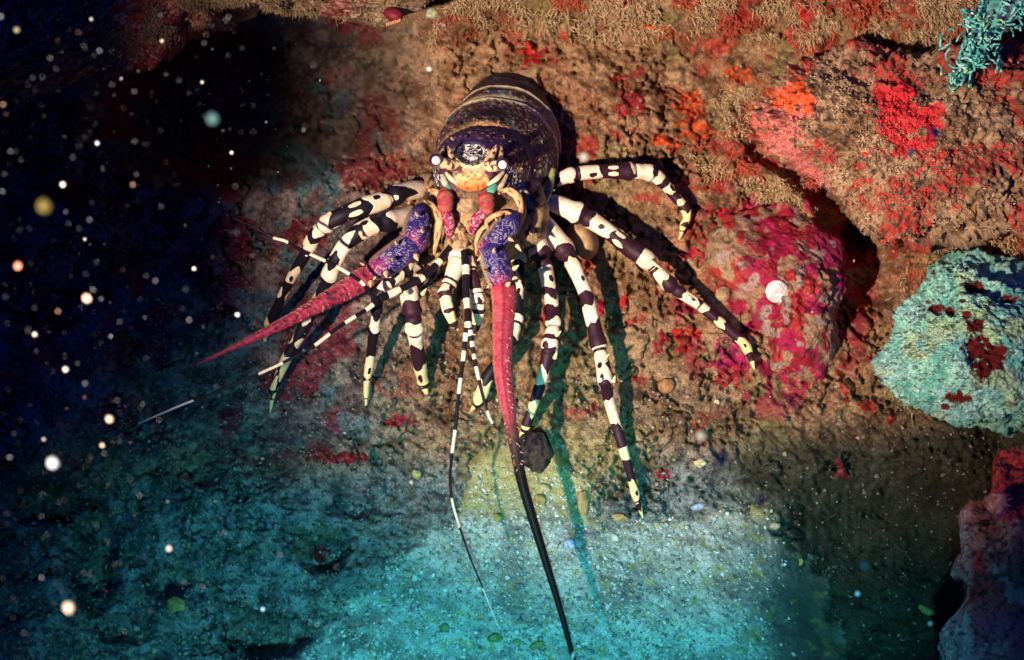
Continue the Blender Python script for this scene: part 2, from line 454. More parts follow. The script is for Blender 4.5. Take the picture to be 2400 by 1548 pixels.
# ------------------------------------------------------------------ lumps of reef
def catmull_closed(P, n):
    P = np.array(P, float); k = len(P); out = []
    for i in range(n):
        t = i / n * k; j = int(t); f = t - j
        a, b, c, d = P[(j - 1) % k], P[j % k], P[(j + 1) % k], P[(j + 2) % k]
        out.append(0.5 * ((2 * b) + (c - a) * f + (2 * a - 5 * b + 4 * c - d) * f * f + (-a + 3 * b - 3 * c + d) * f ** 3))
    return np.array(out)

def lump(name, outline, h_rim, h_top, h_back, mat, colour_fn, rough=0.006, nscale=40, n_th=260, n_ph=120, power=0.62, seed=0, extra=None,
         tilt=(0, 0), parent=None):
    """a solid rounded mass: its silhouette, a domed front toward the diver and a back sunk in the slope"""
    O = catmull_closed(outline, n_th)
    oc = O.mean(0); O = oc + (O - oc) * (1 + 0.16 * (fbm(O[:, 0] / 45, O[:, 1] / 45, seed, 4, 350 + seed, 0.6) - 0.5))[:, None]
    cx, cy = O.mean(0)
    s = np.concatenate([np.linspace(0.0, 1.0, n_ph) ** 0.8, np.linspace(0.96, 0.05, n_ph // 6)])
    front = np.arange(len(s)) < n_ph
    Pxy = np.array([cx, cy]) + s[:, None, None] * (O[None] - np.array([cx, cy]))
    px = Pxy[..., 0]; py = Pxy[..., 1]
    dome = np.sqrt(np.clip(1 - s ** 2, 0, 1)) ** (power * 2)
    prof = np.where(front, h_rim + (h_top - h_rim) * dome, h_rim + (h_back - h_rim) * np.sqrt(np.clip(1 - s ** 2, 0, 1)))[:, None] + 0 * px
    prof = prof + tilt[0] * (px - cx) * PX + tilt[1] * (py - cy) * PX
    z = prof / PX
    w = fbm(px / nscale, py / nscale, z / nscale, 4, 300 + seed, 0.55) - 0.5
    w2 = fbm(px / (nscale * 3.2), py / (nscale * 3.2), z / (nscale * 3.2), 2, 330 + seed) - 0.5
    dsp = rough * 2 * w + rough * 3.2 * w2
    if extra is not None:
        dsp = dsp + extra(px, py, z)
    prof = prof + dsp * (0.35 + 0.65 * dome[:, None])
    rad = np.hypot(px - cx, py - cy) + 1e-6
    k = 1 + (dsp / PX) * np.clip(s, 0, 1)[:, None] / np.maximum(rad, 30)
    px = cx + (px - cx) * k; py = cy + (py - cy) * k
    V = W(px.ravel(), py.ravel(), prof.ravel())
    n, m = px.shape
    i = np.arange(n - 1)[:, None] * m + np.arange(m)[None]
    j = np.arange(n - 1)[:, None] * m + (np.arange(m)[None] + 1) % m
    F = np.stack([i, j, j + m, i + m], -1).reshape(-1, 4)
    colr = colour_fn(px, py, prof, dsp).reshape(-1, 3)
    o = mesh_obj(name, V, F, mat, {'Col': colr}, parent=parent)
    return o, (px, py, prof, front)

def ledge_col(px, py, h, d):
    n2 = fbm(px / 45, py / 45, h * 20, 4, 401); n3 = fbm(px / 9, py / 9, h * 60, 3, 402)
    c = mix((0.17, 0.10, 0.065), (0.30, 0.21, 0.13), sstep(0.4, 0.62, n2))
    c = mix(c, (0.34, 0.028, 0.020), 0.8 * sstep(560, 380, px + 120 * (n2 - 0.5)))
    c = mix(c, (0.20, 0.015, 0.03), 0.7 * sstep(0.56, 0.64, fbm(px / 60, py / 60, 4, 3, 403)))
    c = mix(c, (0.03, 0.02, 0.02), 0.7 * sstep(0.55, 0.7, n3))
    c = mix(c, (0.5, 0.4, 0.28), 0.6 * sstep(0.66, 0.76, noise(px / 5, py / 5, 0, 404)))
    return c
LEDGE = [(-700, 350), (-300, 300), (40, 225), (150, 200), (235, 182), (320, 155), (375, 135), (430, 92), (500, 55), (570, 22), (640, 6), (680, 14),
         (740, 38), (800, 48), (870, 58), (930, 46), (985, 10), (1010, -40), (1060, -300), (900, -700), (0, -900), (-700, -500)]
ledge, ledge_s = lump('rock_ledge', LEDGE, 0.02, 0.09, -0.35, M_rock, ledge_col, rough=0.014, nscale=60, n_th=520, n_ph=200, power=0.5, seed=1)
tag(ledge, 'dark reddish rock ledge overhanging the black hollow at the upper left', 'rock')

def boulder_col(px, py, h, d):
    n2 = fbm(px / 40, py / 40, h * 40, 4, 411); n3 = fbm(px / 8, py / 8, h * 90, 3, 412); n5 = fbm(px / 75, py / 75, 2, 4, 413)
    c = mix((0.22, 0.125, 0.065), (0.38, 0.25, 0.15), sstep(0.38, 0.62, n2))
    c = mix(c, (0.40, 0.020, 0.020), 0.9 * sstep(0.47, 0.55, n5 + 0.35 * (fbm(px / 17, py / 17, 8, 4, 414, 0.6) - 0.5)) * sstep(0.62, 0.46, n3))
    c = mix(c, (0.03, 0.02, 0.025), 0.8 * sstep(0.54, 0.68, n3))
    pink = sstep(1.0, 0.6, ell(px, py, 1830, 285, 80, 95, 0.5) + 1.9 * (fbm(px / 24, py / 24, 5, 4, 419, 0.6) - 0.5))
    c = mix(c, (0.62, 0.17, 0.14), 0.85 * pink * sstep(0.7, 0.5, n3))
    orange = sstep(1.0, 0.6, ell(px, py, 1862, 225, 55, 45) + 2.4 * (fbm(px / 24, py / 24, 9, 4, 418, 0.6) - 0.5))
    c = mix(c, (0.75, 0.10, 0.02), 0.9 * orange)
    red = sstep(1.0, 0.7, ell(px, py, 2110, 275, 75, 95, -0.6) + 2.6 * (fbm(px / 26, py / 26, 3, 4, 417, 0.6) - 0.5))
    c = mix(c, (0.52, 0.012, 0.025), 0.9 * red)
    pinkrim = sstep(1.0, 0.4, ell(px, py, 1880, 385, 130, 30, 0.75) + 0.5 * (n2 - 0.5))
    c = mix(c, (0.50, 0.16, 0.15), 0.7 * pinkrim)
    return c
def boulder_extra(px, py, z):
    return 0.0035 * (fbm(px / 12, py / 12, 0, 3, 415) - 0.5) * 2 + 0.006 * (fbm(px / 45, py / 45, 0, 4, 416, 0.6) - 0.5) * 2 + 0.0018 * (sstep(0.55, 0.2, worley((px + py * 0.3) / 15, (py - px * 0.3) / 24, 9)) - 0.4)
BOULDER = [(1765, 275), (1790, 225), (1850, 170), (1930, 140), (2030, 105), (2160, 110), (2330, 90), (2480, 140), (2620, 300), (2600, 500), (2480, 560), (2330, 560),
           (2180, 575), (2080, 580), (2010, 520), (1960, 462), (1900, 420), (1840, 375), (1795, 325)]
boulder, boulder_s = lump('boulder', BOULDER, -0.050, 0.030, -0.16, M_crust, boulder_col, rough=0.007, nscale=34, n_th=560, n_ph=230, power=0.5, seed=2,
                          extra=boulder_extra, tilt=(-0.05, 0.42))
tag(boulder, 'big brown boulder crusted with red and pink sponge at the upper right', 'boulder')

def mound_col(px, py, h, d):
    n2 = fbm(px / 34, py / 34, h * 40, 4, 421); n3 = fbm(px / 9, py / 9, h * 90, 3, 422)
    c = mix((0.27, 0.006, 0.020), (0.32, 0.006, 0.060), sstep(0.4, 0.6, n2))
    c = mix(c, (0.27, 0.02, 0.13), 0.6 * sstep(1870, 1960, px + 40 * (n2 - 0.5)))
    tan = np.maximum(sstep(1800, 1720, px + 160 * (n2 - 0.5) - 0.12 * (py - 680)), 0.9 * sstep(0.50, 0.56, fbm(px / 42, py / 42, 12, 5, 425, 0.6)))
    c = mix(c, mix((0.30, 0.20, 0.12), (0.36, 0.03, 0.03), sstep(0.5, 0.58, fbm(px / 28, py / 28, 3, 3, 423))), tan)
    c = mix(c, (0.32, 0.26, 0.24), 0.8 * sstep(0.61, 0.70, fbm(px / 26, py / 26, 9, 3, 424)))
    c = mix(c, (0.05, 0.01, 0.02), 0.7 * sstep(0.58, 0.7, n3))
    return c
def mound_extra(px, py, z):
    w = worley(px / 19, py / 19, 17)
    return 0.0030 * sstep(0.75, 0.1, w) * sstep(1.0, 0.7, ell(px, py, 1880, 700, 90, 90))
MOUND = [(1665, 560), (1700, 515), (1760, 485), (1830, 472), (1900, 500), (1950, 555), (1978, 620), (1985, 680), (1962, 740), (1966, 800), (1955, 855), (1900, 900), (1840, 890),
         (1810, 890), (1800, 840), (1788, 780), (1750, 715), (1660, 630)]
mound, mound_s = lump('encrusted_mound', MOUND, -0.040, 0.004, -0.10, M_crust, mound_col, rough=0.005, nscale=30, n_th=300, n_ph=130, power=0.62, seed=3,
                      extra=mound_extra, tilt=(-0.05, 0.42))
tag(mound, 'knobbly rock mound coated in crimson and magenta crust right of the lobster', 'coral mound')

def cyan_col(px, py, h, d):
    n2 = fbm(px / 40, py / 40, h * 40, 4, 431); n3 = fbm(px / 11, py / 6, h * 90, 3, 432)
    c = mix((0.12, 0.46, 0.42), (0.42, 0.80, 0.68), sstep(0.38, 0.58, n2 * 0.35 + n3 * 0.65))
    c = mix(c, (0.52, 0.62, 0.26), 0.55 * sstep(0.52, 0.62, fbm(px / 55, py / 55, 1, 3, 433)))
    c = mix(c, (0.30, 0.40, 0.66), 0.22 * sstep(0.55, 0.65, fbm(px / 48, py / 48, 6, 3, 434)))
    c = mix(c, (0.025, 0.06, 0.05), 0.8 * sstep(0.56, 0.66, n3))
    for (x, y, rx, ry) in [(2285, 672, 22, 14), (2197, 725, 18, 10), (2228, 730, 11, 11), (2300, 680, 12, 10), (2282, 765, 22, 18), (2290, 820, 30, 30), (2330, 835, 34, 34),
                           (2305, 865, 26, 26), (2265, 740, 12, 10), (2242, 932, 32, 13), (2255, 706, 8, 6), (2215, 952, 12, 8), (2370, 700, 20, 9), (2175, 705, 5, 10)]:
        e = ell(px, py, x, y, rx, ry) + 1.8 * (fbm(px / 13, py / 13, 2, 4, 436, 0.6) - 0.5)
        c = mix(c, (0.13, 0.010, 0.010), sstep(1.02, 0.88, e))
    return c
def cyan_extra(px, py, z):
    dsp = 0.0075 * (fbm(px / 15, py / 8, z / 20, 3, 441, 0.6) - 0.5)
    for (x, y, rx, ry) in [(2285, 672, 22, 14), (2197, 725, 18, 10), (2228, 730, 11, 11), (2300, 820, 50, 45), (2242, 932, 32, 13), (2370, 700, 20, 9)]:
        dsp = dsp - 0.010 * sstep(1.15, 0.6, ell(px, py, x, y, rx, ry) + 0.5 * (fbm(px / 12, py / 12, 0, 3, 442) - 0.5))
    return dsp
CYAN = [(2062, 858), (2085, 815), (2108, 775), (2115, 735), (2150, 690), (2190, 640), (2225, 602), (2290, 588), (2350, 610), (2440, 640), (2540, 740), (2560, 870), (2490, 990),
        (2400, 1025), (2300, 1020), (2215, 1000), (2140, 955), (2090, 905)]
cyan, cyan_s = lump('sponge', CYAN, -0.035, 0.085, -0.12, M_sponge, cyan_col, rough=0.006, nscale=34, n_th=420, n_ph=190, power=0.5, seed=4, extra=cyan_extra, tilt=(-0.05, 0.40))
tag(cyan, 'large turquoise lumpy sponge with dark red pits at the right edge', 'sponge')

def corner_col(px, py, h, d):
    n2 = fbm(px / 45, py / 45, h * 40, 4, 451); n3 = fbm(px / 9, py / 9, h * 90, 3, 452)
    c = mix((0.24, 0.09, 0.07), (0.48, 0.24, 0.19), sstep(0.4, 0.6, n2))
    c = mix(c, (0.48, 0.022, 0.026), 0.85 * sstep(0.50, 0.58, fbm(px / 60, py / 60, 5, 3, 453)))
    c = mix(c, (0.32, 0.06, 0.17), 0.6 * sstep(1400, 1480, py + 70 * (n2 - 0.5)))
    c = mix(c, (0.42, 0.34, 0.36), 0.7 * sstep(2290, 2255, px + 30 * (n2 - .5)) * sstep(1170, 1200, py))
    c = mix(c, (0.02, 0.015, 0.02), 0.8 * sstep(0.54, 0.66, n3))
    return c
CORNER = [(2330, 1075), (2365, 1048), (2430, 1035), (2620, 1060), (2760, 1300), (2760, 1700), (2500, 1820), (2260, 1750), (2210, 1620), (2200, 1530), (2212, 1470), (2250, 1425), (2262, 1385),
          (2240, 1345), (2246, 1290), (2250, 1240), (2268, 1205), (2315, 1185), (2325, 1130)]
corner, corner_s = lump('reef_rock', CORNER, 0.07, 0.15, -0.04, M_crust, corner_col, rough=0.008, nscale=42, n_th=420, n_ph=170, power=0.5, seed=5)
tag(corner, 'craggy red and purple rock filling the lower right corner', 'rock')

def host_h(surf, px, py):
    P = np.stack([surf[0][surf[3]].ravel(), surf[1][surf[3]].ravel()], -1)
    k = np.argmin((P[:, 0] - px) ** 2 + (P[:, 1] - py) ** 2)
    return surf[2][surf[3]].ravel()[k]

# ------------------------------------------------------------------ encrusting sponges on the slope
CR = {'orange': (0.56, 0.075, 0.018), 'red': (0.42, 0.010, 0.012), 'crimson': (0.36, 0.006, 0.025), 'magenta': (0.34, 0.010, 0.10), 'maroon': (0.16, 0.008, 0.02)}
def crust(px0, py0, rx, ry, tone, label, rot=0.0, seed=0, thick=0.0014):
    R0 = max(rx, ry) * 1.5 + 8
    st = 3.0
    ax = np.arange(px0 - R0, px0 + R0, st); ay = np.arange(py0 - R0, py0 + R0, st)
    X, Y = np.meshgrid(ax, ay)
    e = ell(X, Y, px0, py0, rx, ry, rot)
    n = fbm(X / 15 + seed * 3.1, Y / 15, seed * 1.7, 5, 500 + seed, 0.68)
    f = 1.0 - e + 3.4 * (n - 0.5)
    keep = f > 0
    h = ground(X, Y) + thick * sstep(0.0, 0.35, f) - 0.0009 * (f < 0.06) + 0.0012 * (noise(X / 6, Y / 6, 0, 540 + seed) - 0.5)
    F = grid_faces(len(ay), len(ax))
    fk = keep.ravel()[F].all(1)
    F = F[fk]
    if len(F) < 8: return None
    used = np.unique(F); remap = np.zeros(X.size, int) - 1; remap[used] = np.arange(len(used))
    V = W(X.ravel()[used], Y.ravel()[used], h.ravel()[used])
    c0 = np.array(CR[tone]); m = fbm(X / 11, Y / 11, 0, 3, 560 + seed)
    c = mix(c0 * 0.5, c0 * 1.1, sstep(0.35, 0.65, m)); c = mix(c, (0.22, 0.12, 0.07), 0.6 * sstep(0.54, 0.66, fbm(X / 8, Y / 8, 3, 3, 570 + seed))).reshape(-1, 3)[used]
    o = mesh_obj('encrusting_sponge', V, remap[F], M_crust, {'Col': c})
    return tag(o, label, 'sponge', 'thin red sponges crusting the rock')
CRUSTS = [
 (1612, 245, 44, 34, 'orange', 'orange crust nearest to the left of the pink tip of the boulder'),
 (1628, 300, 40, 42, 'orange', 'broad orange-red crust on bare rock above the lobster\'s topmost right leg'),
 (1556, 333, 34, 16, 'orange', 'small orange crust just above the bend of the topmost right leg'),
 (1446, 184, 26, 13, 'red', 'red hook-shaped crust beside the bored holes above the lobster'),
 (1480, 240, 34, 42, 'crimson', 'dark red patchy crust right of the lobster\'s tail shadow'),
 (1726, 178, 34, 26, 'orange', 'orange crust directly above the boulder\'s left tip'),
 (1886, 36, 26, 40, 'red', 'bright red crust at the top edge above the boulder'),
 (1244, 122, 30, 34, 'red', 'red crust just above the lobster\'s tail'),
 (1540, 66, 56, 12, 'orange', 'wide orange crust under the turf fringe at the top edge'),
 (1698, 500, 36, 14, 'crimson', 'narrow crimson crust upper left of the magenta mound'),
 (1620, 600, 30, 18, 'crimson', 'crimson flecked crust between the long right leg and the mound'),
 (1600, 664, 0, 0, 'crimson', ''),
 (1668, 612, 30, 16, 'crimson', 'crimson crust touching the left foot of the mound'),
 (1462, 712, 18, 30, 'red', 'upright red crust below the middle of the second right leg'),
 (1478, 756, 18, 14, 'red', 'small red crust under the upright one right of the third leg'),
 (1606, 790, 34, 34, 'red', 'red crust below the lower half of the long right leg'),
 (1548, 806, 22, 26, 'crimson', 'dark red crust left of the one below the long right leg'),
 (1716, 828, 40, 40, 'magenta', 'purple-magenta crust under the tip of the long right leg'),
 (1700, 880, 38, 26, 'crimson', 'dark crimson crust just under the purple-magenta crust'),
 (1404, 738, 18, 34, 'crimson', 'faint red crust in the shade beside the third right leg'),
 (1976, 905, 12, 44, 'red', 'tall narrow red crust below the magenta mound'),
 (2034, 948, 26, 20, 'red', 'red crust left of the turquoise sponge foot'),
 (2088, 984, 14, 18, 'red', 'small red crust at the lower left of the turquoise sponge'),
 (1968, 1105, 22, 28, 'maroon', 'dull maroon crust in the dim gully left of the corner rock'),
 (1558, 1108, 20, 18, 'crimson', 'crimson crust right of the shadow of the leg reaching the sand'),
 (776, 1074, 62, 20, 'crimson', 'long crimson crust on the dim ground at lower left'),
 (930, 988, 40, 18, 'crimson', 'crimson crust below the stout inner left leg'),
 (752, 1296, 34, 26, 'maroon', 'blackish maroon crust low on the left beside the sand'),
 (890, 412, 80, 34, 'maroon', 'faint maroon crust above the lobster\'s left legs'),
 (700, 545, 34, 26, 'maroon', 'dim maroon crust left of the outermost left leg'),
 (1300, 760, 26, 22, 'crimson', 'small crimson crust between the two inner right legs'),
]
si = 0
for (x, y, rx, ry, tone, lab) in CRUSTS:
    si += 1
    if rx: crust(x, y, rx, ry, tone, lab, seed=si, rot=0.3 * math.sin(si * 2.3))

# ------------------------------------------------------------------ the lobster
class Build:
    """collects pieces of ONE mesh with the three shell attributes"""
    def __init__(s): s.V = []; s.F = []; s.C = []; s.M = []; s.B = []; s.n = 0
    def add(s, V, F, C, M=None, B=None):
        V = np.asarray(V).reshape(-1, 3); n = len(V)
        s.V.append(V); s.F.append(np.asarray(F) + s.n)
        C = np.asarray(C, float)
        s.C.append(np.broadcast_to(C, (n, 3)).copy())
        s.M.append(np.zeros(n) if M is None else np.asarray(M).ravel())
        s.B.append(np.full(n, -9.0) if B is None else np.asarray(B).ravel())
        s.n += n
    def build(s, name, parent=None, mat=None):
        return mesh_obj(name, np.concatenate(s.V), np.concatenate(s.F), mat or M_lob,
                        {'Col': np.concatenate(s.C), 'Verm': np.concatenate(s.M), 'Band': np.concatenate(s.B)}, parent=parent)

def spline(P, n):
    """Catmull-Rom through rows of P, evenly spread along the image length"""
    P = np.array(P, float)
    k = len(P)
    out = []
    seg = np.hypot(*(P[1:, :2] - P[:-1, :2]).T) + 1e-6
    cum = np.concatenate([[0], np.cumsum(seg)])
    ts = np.linspace(0, cum[-1], n)
    for t in ts:
        j = min(int(np.searchsorted(cum, t, 'right')) - 1, k - 2); f = (t - cum[j]) / seg[j]
        a = P[max(j - 1, 0)]; b = P[j]; c = P[j + 1]; d = P[min(j + 2, k - 1)]
        m1 = (c - a) * 0.5 ; m2 = (d - b) * 0.5
        # damp overshoot
        h00 = 2 * f ** 3 - 3 * f ** 2 + 1; h10 = f ** 3 - 2 * f ** 2 + f; h01 = -2 * f ** 3 + 3 * f ** 2; h11 = f ** 3 - f ** 2
        out.append(h00 * b + h10 * m1 * 0.8 + h01 * c + h11 * m2 * 0.8)
    return np.array(out), ts / cum[-1], cum[-1]

def tube(P, n=60, m=18, squash=1.0, disp=None):
    """P rows: px, py, h, radius in px.  Returns verts (n,m,3), faces, t, angle (0 = toward the diver), length px"""
    S, t, Lpx = spline(P, n)
    C = W(S[:, 0], S[:, 1], S[:, 2])
    r = np.maximum(S[:, 3], 0.3) * PX * (1 - S[:, 2])
    T = np.gradient(C, axis=0); T /= np.linalg.norm(T, axis=1, keepdims=True) + 1e-12
    ref = TOCAM[None] - (T @ TOCAM)[:, None] * T
    bad = np.linalg.norm(ref, axis=1) < 0.2
    ref2 = UPV[None] - (T @ UPV)[:, None] * T
    ref = np.where(bad[:, None], ref2, ref)
    ref /= np.linalg.norm(ref, axis=1, keepdims=True)
    side = np.cross(T, ref)
    a = np.linspace(-np.pi, np.pi, m, endpoint=False)
    A, Tt = np.meshgrid(a, t)
    rr = r[:, None] * np.ones_like(A)
    if disp is not None: rr = rr * disp(Tt, A, Lpx)
    V = C[:, None] + rr[..., None] * (np.cos(A)[..., None] * ref[:, None] * squash + np.sin(A)[..., None] * side[:, None])
    i = np.arange(n - 1)[:, None] * m + np.arange(m)[None]
    j = np.arange(n - 1)[:, None] * m + (np.arange(m)[None] + 1) % m
    F = np.stack([i, j, j + m, i + m], -1).reshape(-1, 4)
    # close the ends with collapsed rings
    V0 = np.concatenate([np.repeat(C[:1], m, 0)[None], V, np.repeat(C[-1:], m, 0)[None]], 0)
    n2 = n + 2
    i = np.arange(n2 - 1)[:, None] * m + np.arange(m)[None]
    j = np.arange(n2 - 1)[:, None] * m + (np.arange(m)[None] + 1) % m
    F = np.stack([i, j, j + m, i + m], -1).reshape(-1, 4)
    pad = lambda Z: np.concatenate([Z[:1], Z, Z[-1:]], 0)
    return V0, F, pad(Tt), pad(A), Lpx

MAROON = np.array((0.030, 0.008, 0.020)); NAVY = np.array((0.008, 0.006, 0.014)); CREAM = np.array((0.80, 0.62, 0.42))
TAN = np.array((0.40, 0.25, 0.12))

def gnd(x, y): return float(ground(np.array([x]), np.array([y]))[0])

def leg(B, pts, cream, ovals=(), joints=(0.17, 0.47, 0.58, 0.94), seed=0, col=MAROON, wav=1.0):
    """pts: px,py,lift above the ground (m),radius px.  cream: intervals of the length"""
    P = []
    for (x, y, lift, r) in pts:
        P.append((x, y, gnd(x, y) + lift, r))
    P = np.array(P)
    # keep the height along the leg smooth
    h = P[:, 2].copy()
    for _ in range(2):
        h[1:-1] = 0.25 * h[:-2] + 0.5 * h[1:-1] + 0.25 * h[2:]
    P[:, 2] = h
    V, F, T, A, L = tube(P, n=max(40, int(sum(np.hypot(*(P[1:, :2] - P[:-1, :2]).T)) / 3.5)), m=20,
                         disp=lambda t, a, Lp: 1 + sum(0.20 * np.exp(-((t - jt + 0.018) / 0.022) ** 2) - 0.22 * np.exp(-((t - jt - 0.010) / 0.009) ** 2) for jt in joints) + 0.05 * np.sin(t * 31 + seed) + 0.05 * (noise(t * 40, np.cos(a) * 2, np.sin(a) * 2, 600 + seed) - 0.5))
    w = wav * (0.012 * np.sin(3 * A + seed) + 0.016 * np.cos(2 * A + 1.7 * seed) + 0.05 * (fbm(T * 22, np.cos(A) * 1.6 + seed, np.sin(A) * 1.6, 3, 610 + seed) - 0.5))
    sdv = np.full(T.shape, -9.0)
    for k, (t0, t1) in enumerate(cream):
        e0 = t0 + w * np.sin(k * 2.1 + seed); e1 = t1 + w * np.cos(k * 1.3 + seed) 
        f = np.minimum(T - e0, e1 - T) * L / 4.0
        if k % 3 == 1:                                  # a dark streak biting into the band
            ac = 0.6 * math.sin(k + seed); tm = t0 + 0.62 * (t1 - t0)
            hole = (((T - tm) * L / 9.0) ** 2 + ((A - ac) / 0.42) ** 2 + 2.0 * (fbm(T * 50, A * 1.5, seed, 3, 620 + seed) - 0.5) - 0.9) * 3.0
            f = np.minimum(f, np.maximum(hole, -1.5))
        sdv = np.maximum(sdv, f)
    for jt in joints: sdv = np.where(np.abs(T - jt - 0.010) * L < 2.2, -1.5, sdv)
    for (tc_, ac, dt, da) in ovals:
        sdv = np.maximum(sdv, 3.0 * (1 - ((T - tc_) / dt) ** 2 - ((A - ac) / da) ** 2))
    B.add(V, F, col, -sstep(0.55, 0.95, T), sdv)
    return P

def cone(B, p, q, r, col, m=7, band=None):
    """a spine from p to q (px,py,h)"""
    V, F, T, A, L = tube([(*p, r), (p[0] * .5 + q[0] * .5, p[1] * .5 + q[1] * .5, (p[2] + q[2]) / 2, r * 0.62), (*q, 0.4)], n=6, m=m)
    B.add(V, F, col, None, None if band is None else np.full(T.shape, band))

lob = bpy.data.objects.new('spiny_lobster', None)
lob.location = (0, 0, 0)
COL.objects.link(lob)
tag(lob, 'spiny lobster with black and cream banded legs standing on the rock slope', 'lobster')

body = Build()
# ---- carapace and abdomen: one lofted shell of cross-sections from the face back to the tail
#        cx    cy    h      left right top  bottom
RINGS = [(1106, 414, 0.0605, 0.1, 0.1, 0.1, 0.1),
         (1106, 412, 0.060, 40, 40, 24, 26),
         (1106, 408, 0.054, 66, 66, 48, 48),
         (1107, 404, 0.046, 82, 90, 68, 76),
         (1112, 400, 0.036, 92, 106, 84, 105),
         (1118, 398, 0.026, 98, 118, 94, 130),
         (1120, 397, 0.018, 100, 122, 95, 140),
         (1126, 394, 0.006, 108, 138, 104, 150),
         (1134, 388, -0.010, 116, 156, 122, 158),
         (1142, 380, -0.026, 124, 160, 136, 150),
         (1149, 372, -0.040, 124, 158, 141, 130),
         (1157, 358, -0.052, 116, 152, 146, 110),
         (1164, 344, -0.062, 108, 148, 142, 100),
         (1169, 330, -0.074, 102, 138, 142, 95),
         (1174, 318, -0.088, 96, 126, 142, 90),
         (1177, 308, -0.102, 86, 108, 134, 80),
         (1179, 300, -0.118, 60, 76, 100, 60),
         (1180, 298, -0.126, 8, 8, 10, 8)]
RG = np.array(RINGS, float)
def ring_spline(n):
    k = len(RG); out = []
    for i in range(n):
        u = i / (n - 1) * (k - 1); j = min(int(u), k - 2); f = u - j
        a = RG[max(j - 1, 0)]; b = RG[j]; c = RG[j + 1]; d = RG[min(j + 2, k - 1)]
        h00 = 2 * f ** 3 - 3 * f ** 2 + 1; h10 = f ** 3 - 2 * f ** 2 + f; h01 = -2 * f ** 3 + 3 * f ** 2; h11 = f ** 3 - f ** 2
        out.append(h00 * b + h10 * (c - a) * .4 + h01 * c + h11 * (d - b) * .4)
    return np.array(out), np.linspace(0, k - 1, n)
NR, NA = 300, 260
rs, us = ring_spline(NR)
ang = np.linspace(0, 2 * np.pi, NA, endpoint=False)
U, AA = np.meshgrid(us, ang, indexing='ij')
ca = np.cos(AA); sa = np.sin(AA)                 # sa > 0 : up in the picture
rx = np.where(ca > 0, rs[:, 4:5], rs[:, 3:4]); ry = np.where(sa > 0, rs[:, 5:6], rs[:, 6:7])
pw = 0.92
bx = rs[:, 0:1] + np.sign(ca) * np.abs(ca) ** pw * rx
by = rs[:, 1:2] - np.sign(sa) * np.abs(sa) ** pw * ry
bh = rs[:, 2:3] + 0 * bx
def gauss(u, c, w): return np.exp(-((u - c) / w) ** 2)
rid = 0.030 * gauss(U, 5.6, 0.32) - 0.045 * gauss(U, 6.35, 0.35) + 0.020 * gauss(U, 9.9, 0.16) - 0.030 * gauss(U, 10.25, 0.14) \
    + 0.022 * gauss(U, 11.9, 0.14) - 0.030 * gauss(U, 12.2, 0.14) + 0.02 * gauss(U, 13.4, .12) - 0.025 * gauss(U, 13.7, .13) - 0.02 * gauss(U, 14.9, .12)
rid = rid * sstep(-0.5, 0.1, sa)
# the saddle knob behind the brow
rid = rid + 0.07 * gauss(U, 6.9, 0.45) * gauss(AA, 1.50, 0.30)
tub = sstep(0.42, 0.05, worley(AA * 9.5 + 0.4 * U, U * 3.2, 703)) * (U > 3.4) * (U < 9.6)
bump_ = 0.035 * (fbm(bx / 22, by / 22, U * 2, 3, 701) - 0.5) + 0.022 * tub
k = 1 + rid + bump_
bx = rs[:, 0:1] + (bx - rs[:, 0:1]) * k; by = rs[:, 1:2] + (by - rs[:, 1:2]) * k
# the sunken plate between the horns
bh = bh - 0.010 * sstep(1.1, 0.6, ell(bx, by, 1105, 360, 36, 26)) * (U < 6)
fb = fbm(bx / 26, by / 26, U, 4, 711); fc = fbm(bx / 9, by / 9, U, 3, 721)
c = mix((0.020, 0.010, 0.016), (0.060, 0.034, 0.030), sstep(0.4, 0.65, fb))
c = mix(c, (0.025, 0.040, 0.10), 0.85 * sstep(0.50, 0.60, fbm(bx / 30 + 7, by / 30, U, 3, 731)))
c = mix(c, (0.26, 0.18, 0.12), 0.85 * sstep(0.58, 0.66, fc) * sstep(0.42, 0.55, fbm(bx / 40, by / 40, U, 3, 733)))
    
c = mix(c, (0.10, 0.02, 0.03), 0.6 * sstep(0.54, 0.62, fbm(bx / 18, by / 18, U + 5, 3, 735)))
c = mix(c, (0.36, 0.22, 0.13), 0.75 * tub * sstep(0.42, 0.56, fbm(bx / 30, by / 30, U + 2, 3, 737)))
c = mix(c, (0.06, 0.16, 0.17), 0.8 * sstep(0.57, 0.64, fbm(bx / 20 + 3, by / 20, U, 4, 739)) * (U > 6))
c = mix(c, (0.11, 0.12, 0.10), 0.7 * sstep(1262, 1300, bx) * (U < 11))             # side light painted in as a paler right flank
c = mix(c, (0.030, 0.016, 0.080), 0.85 * sstep(6.0, 5.4, U) * sstep(360, 340, by))     # dark violet forehead
spk = sstep(0.60, 0.68, fbm(bx / 6.5, by / 6.5, U * 2, 3, 744)) * (U > 3.5) * (U < 12)
c = mix(c, (0.46, 0.36, 0.26), 0.8 * spk)
c = mix(c, (0.12, 0.03, 0.10), 0.7 * sstep(0.55, 0.63, fbm(bx / 14, by / 14, U + 9, 3, 745)) * (U < 9))
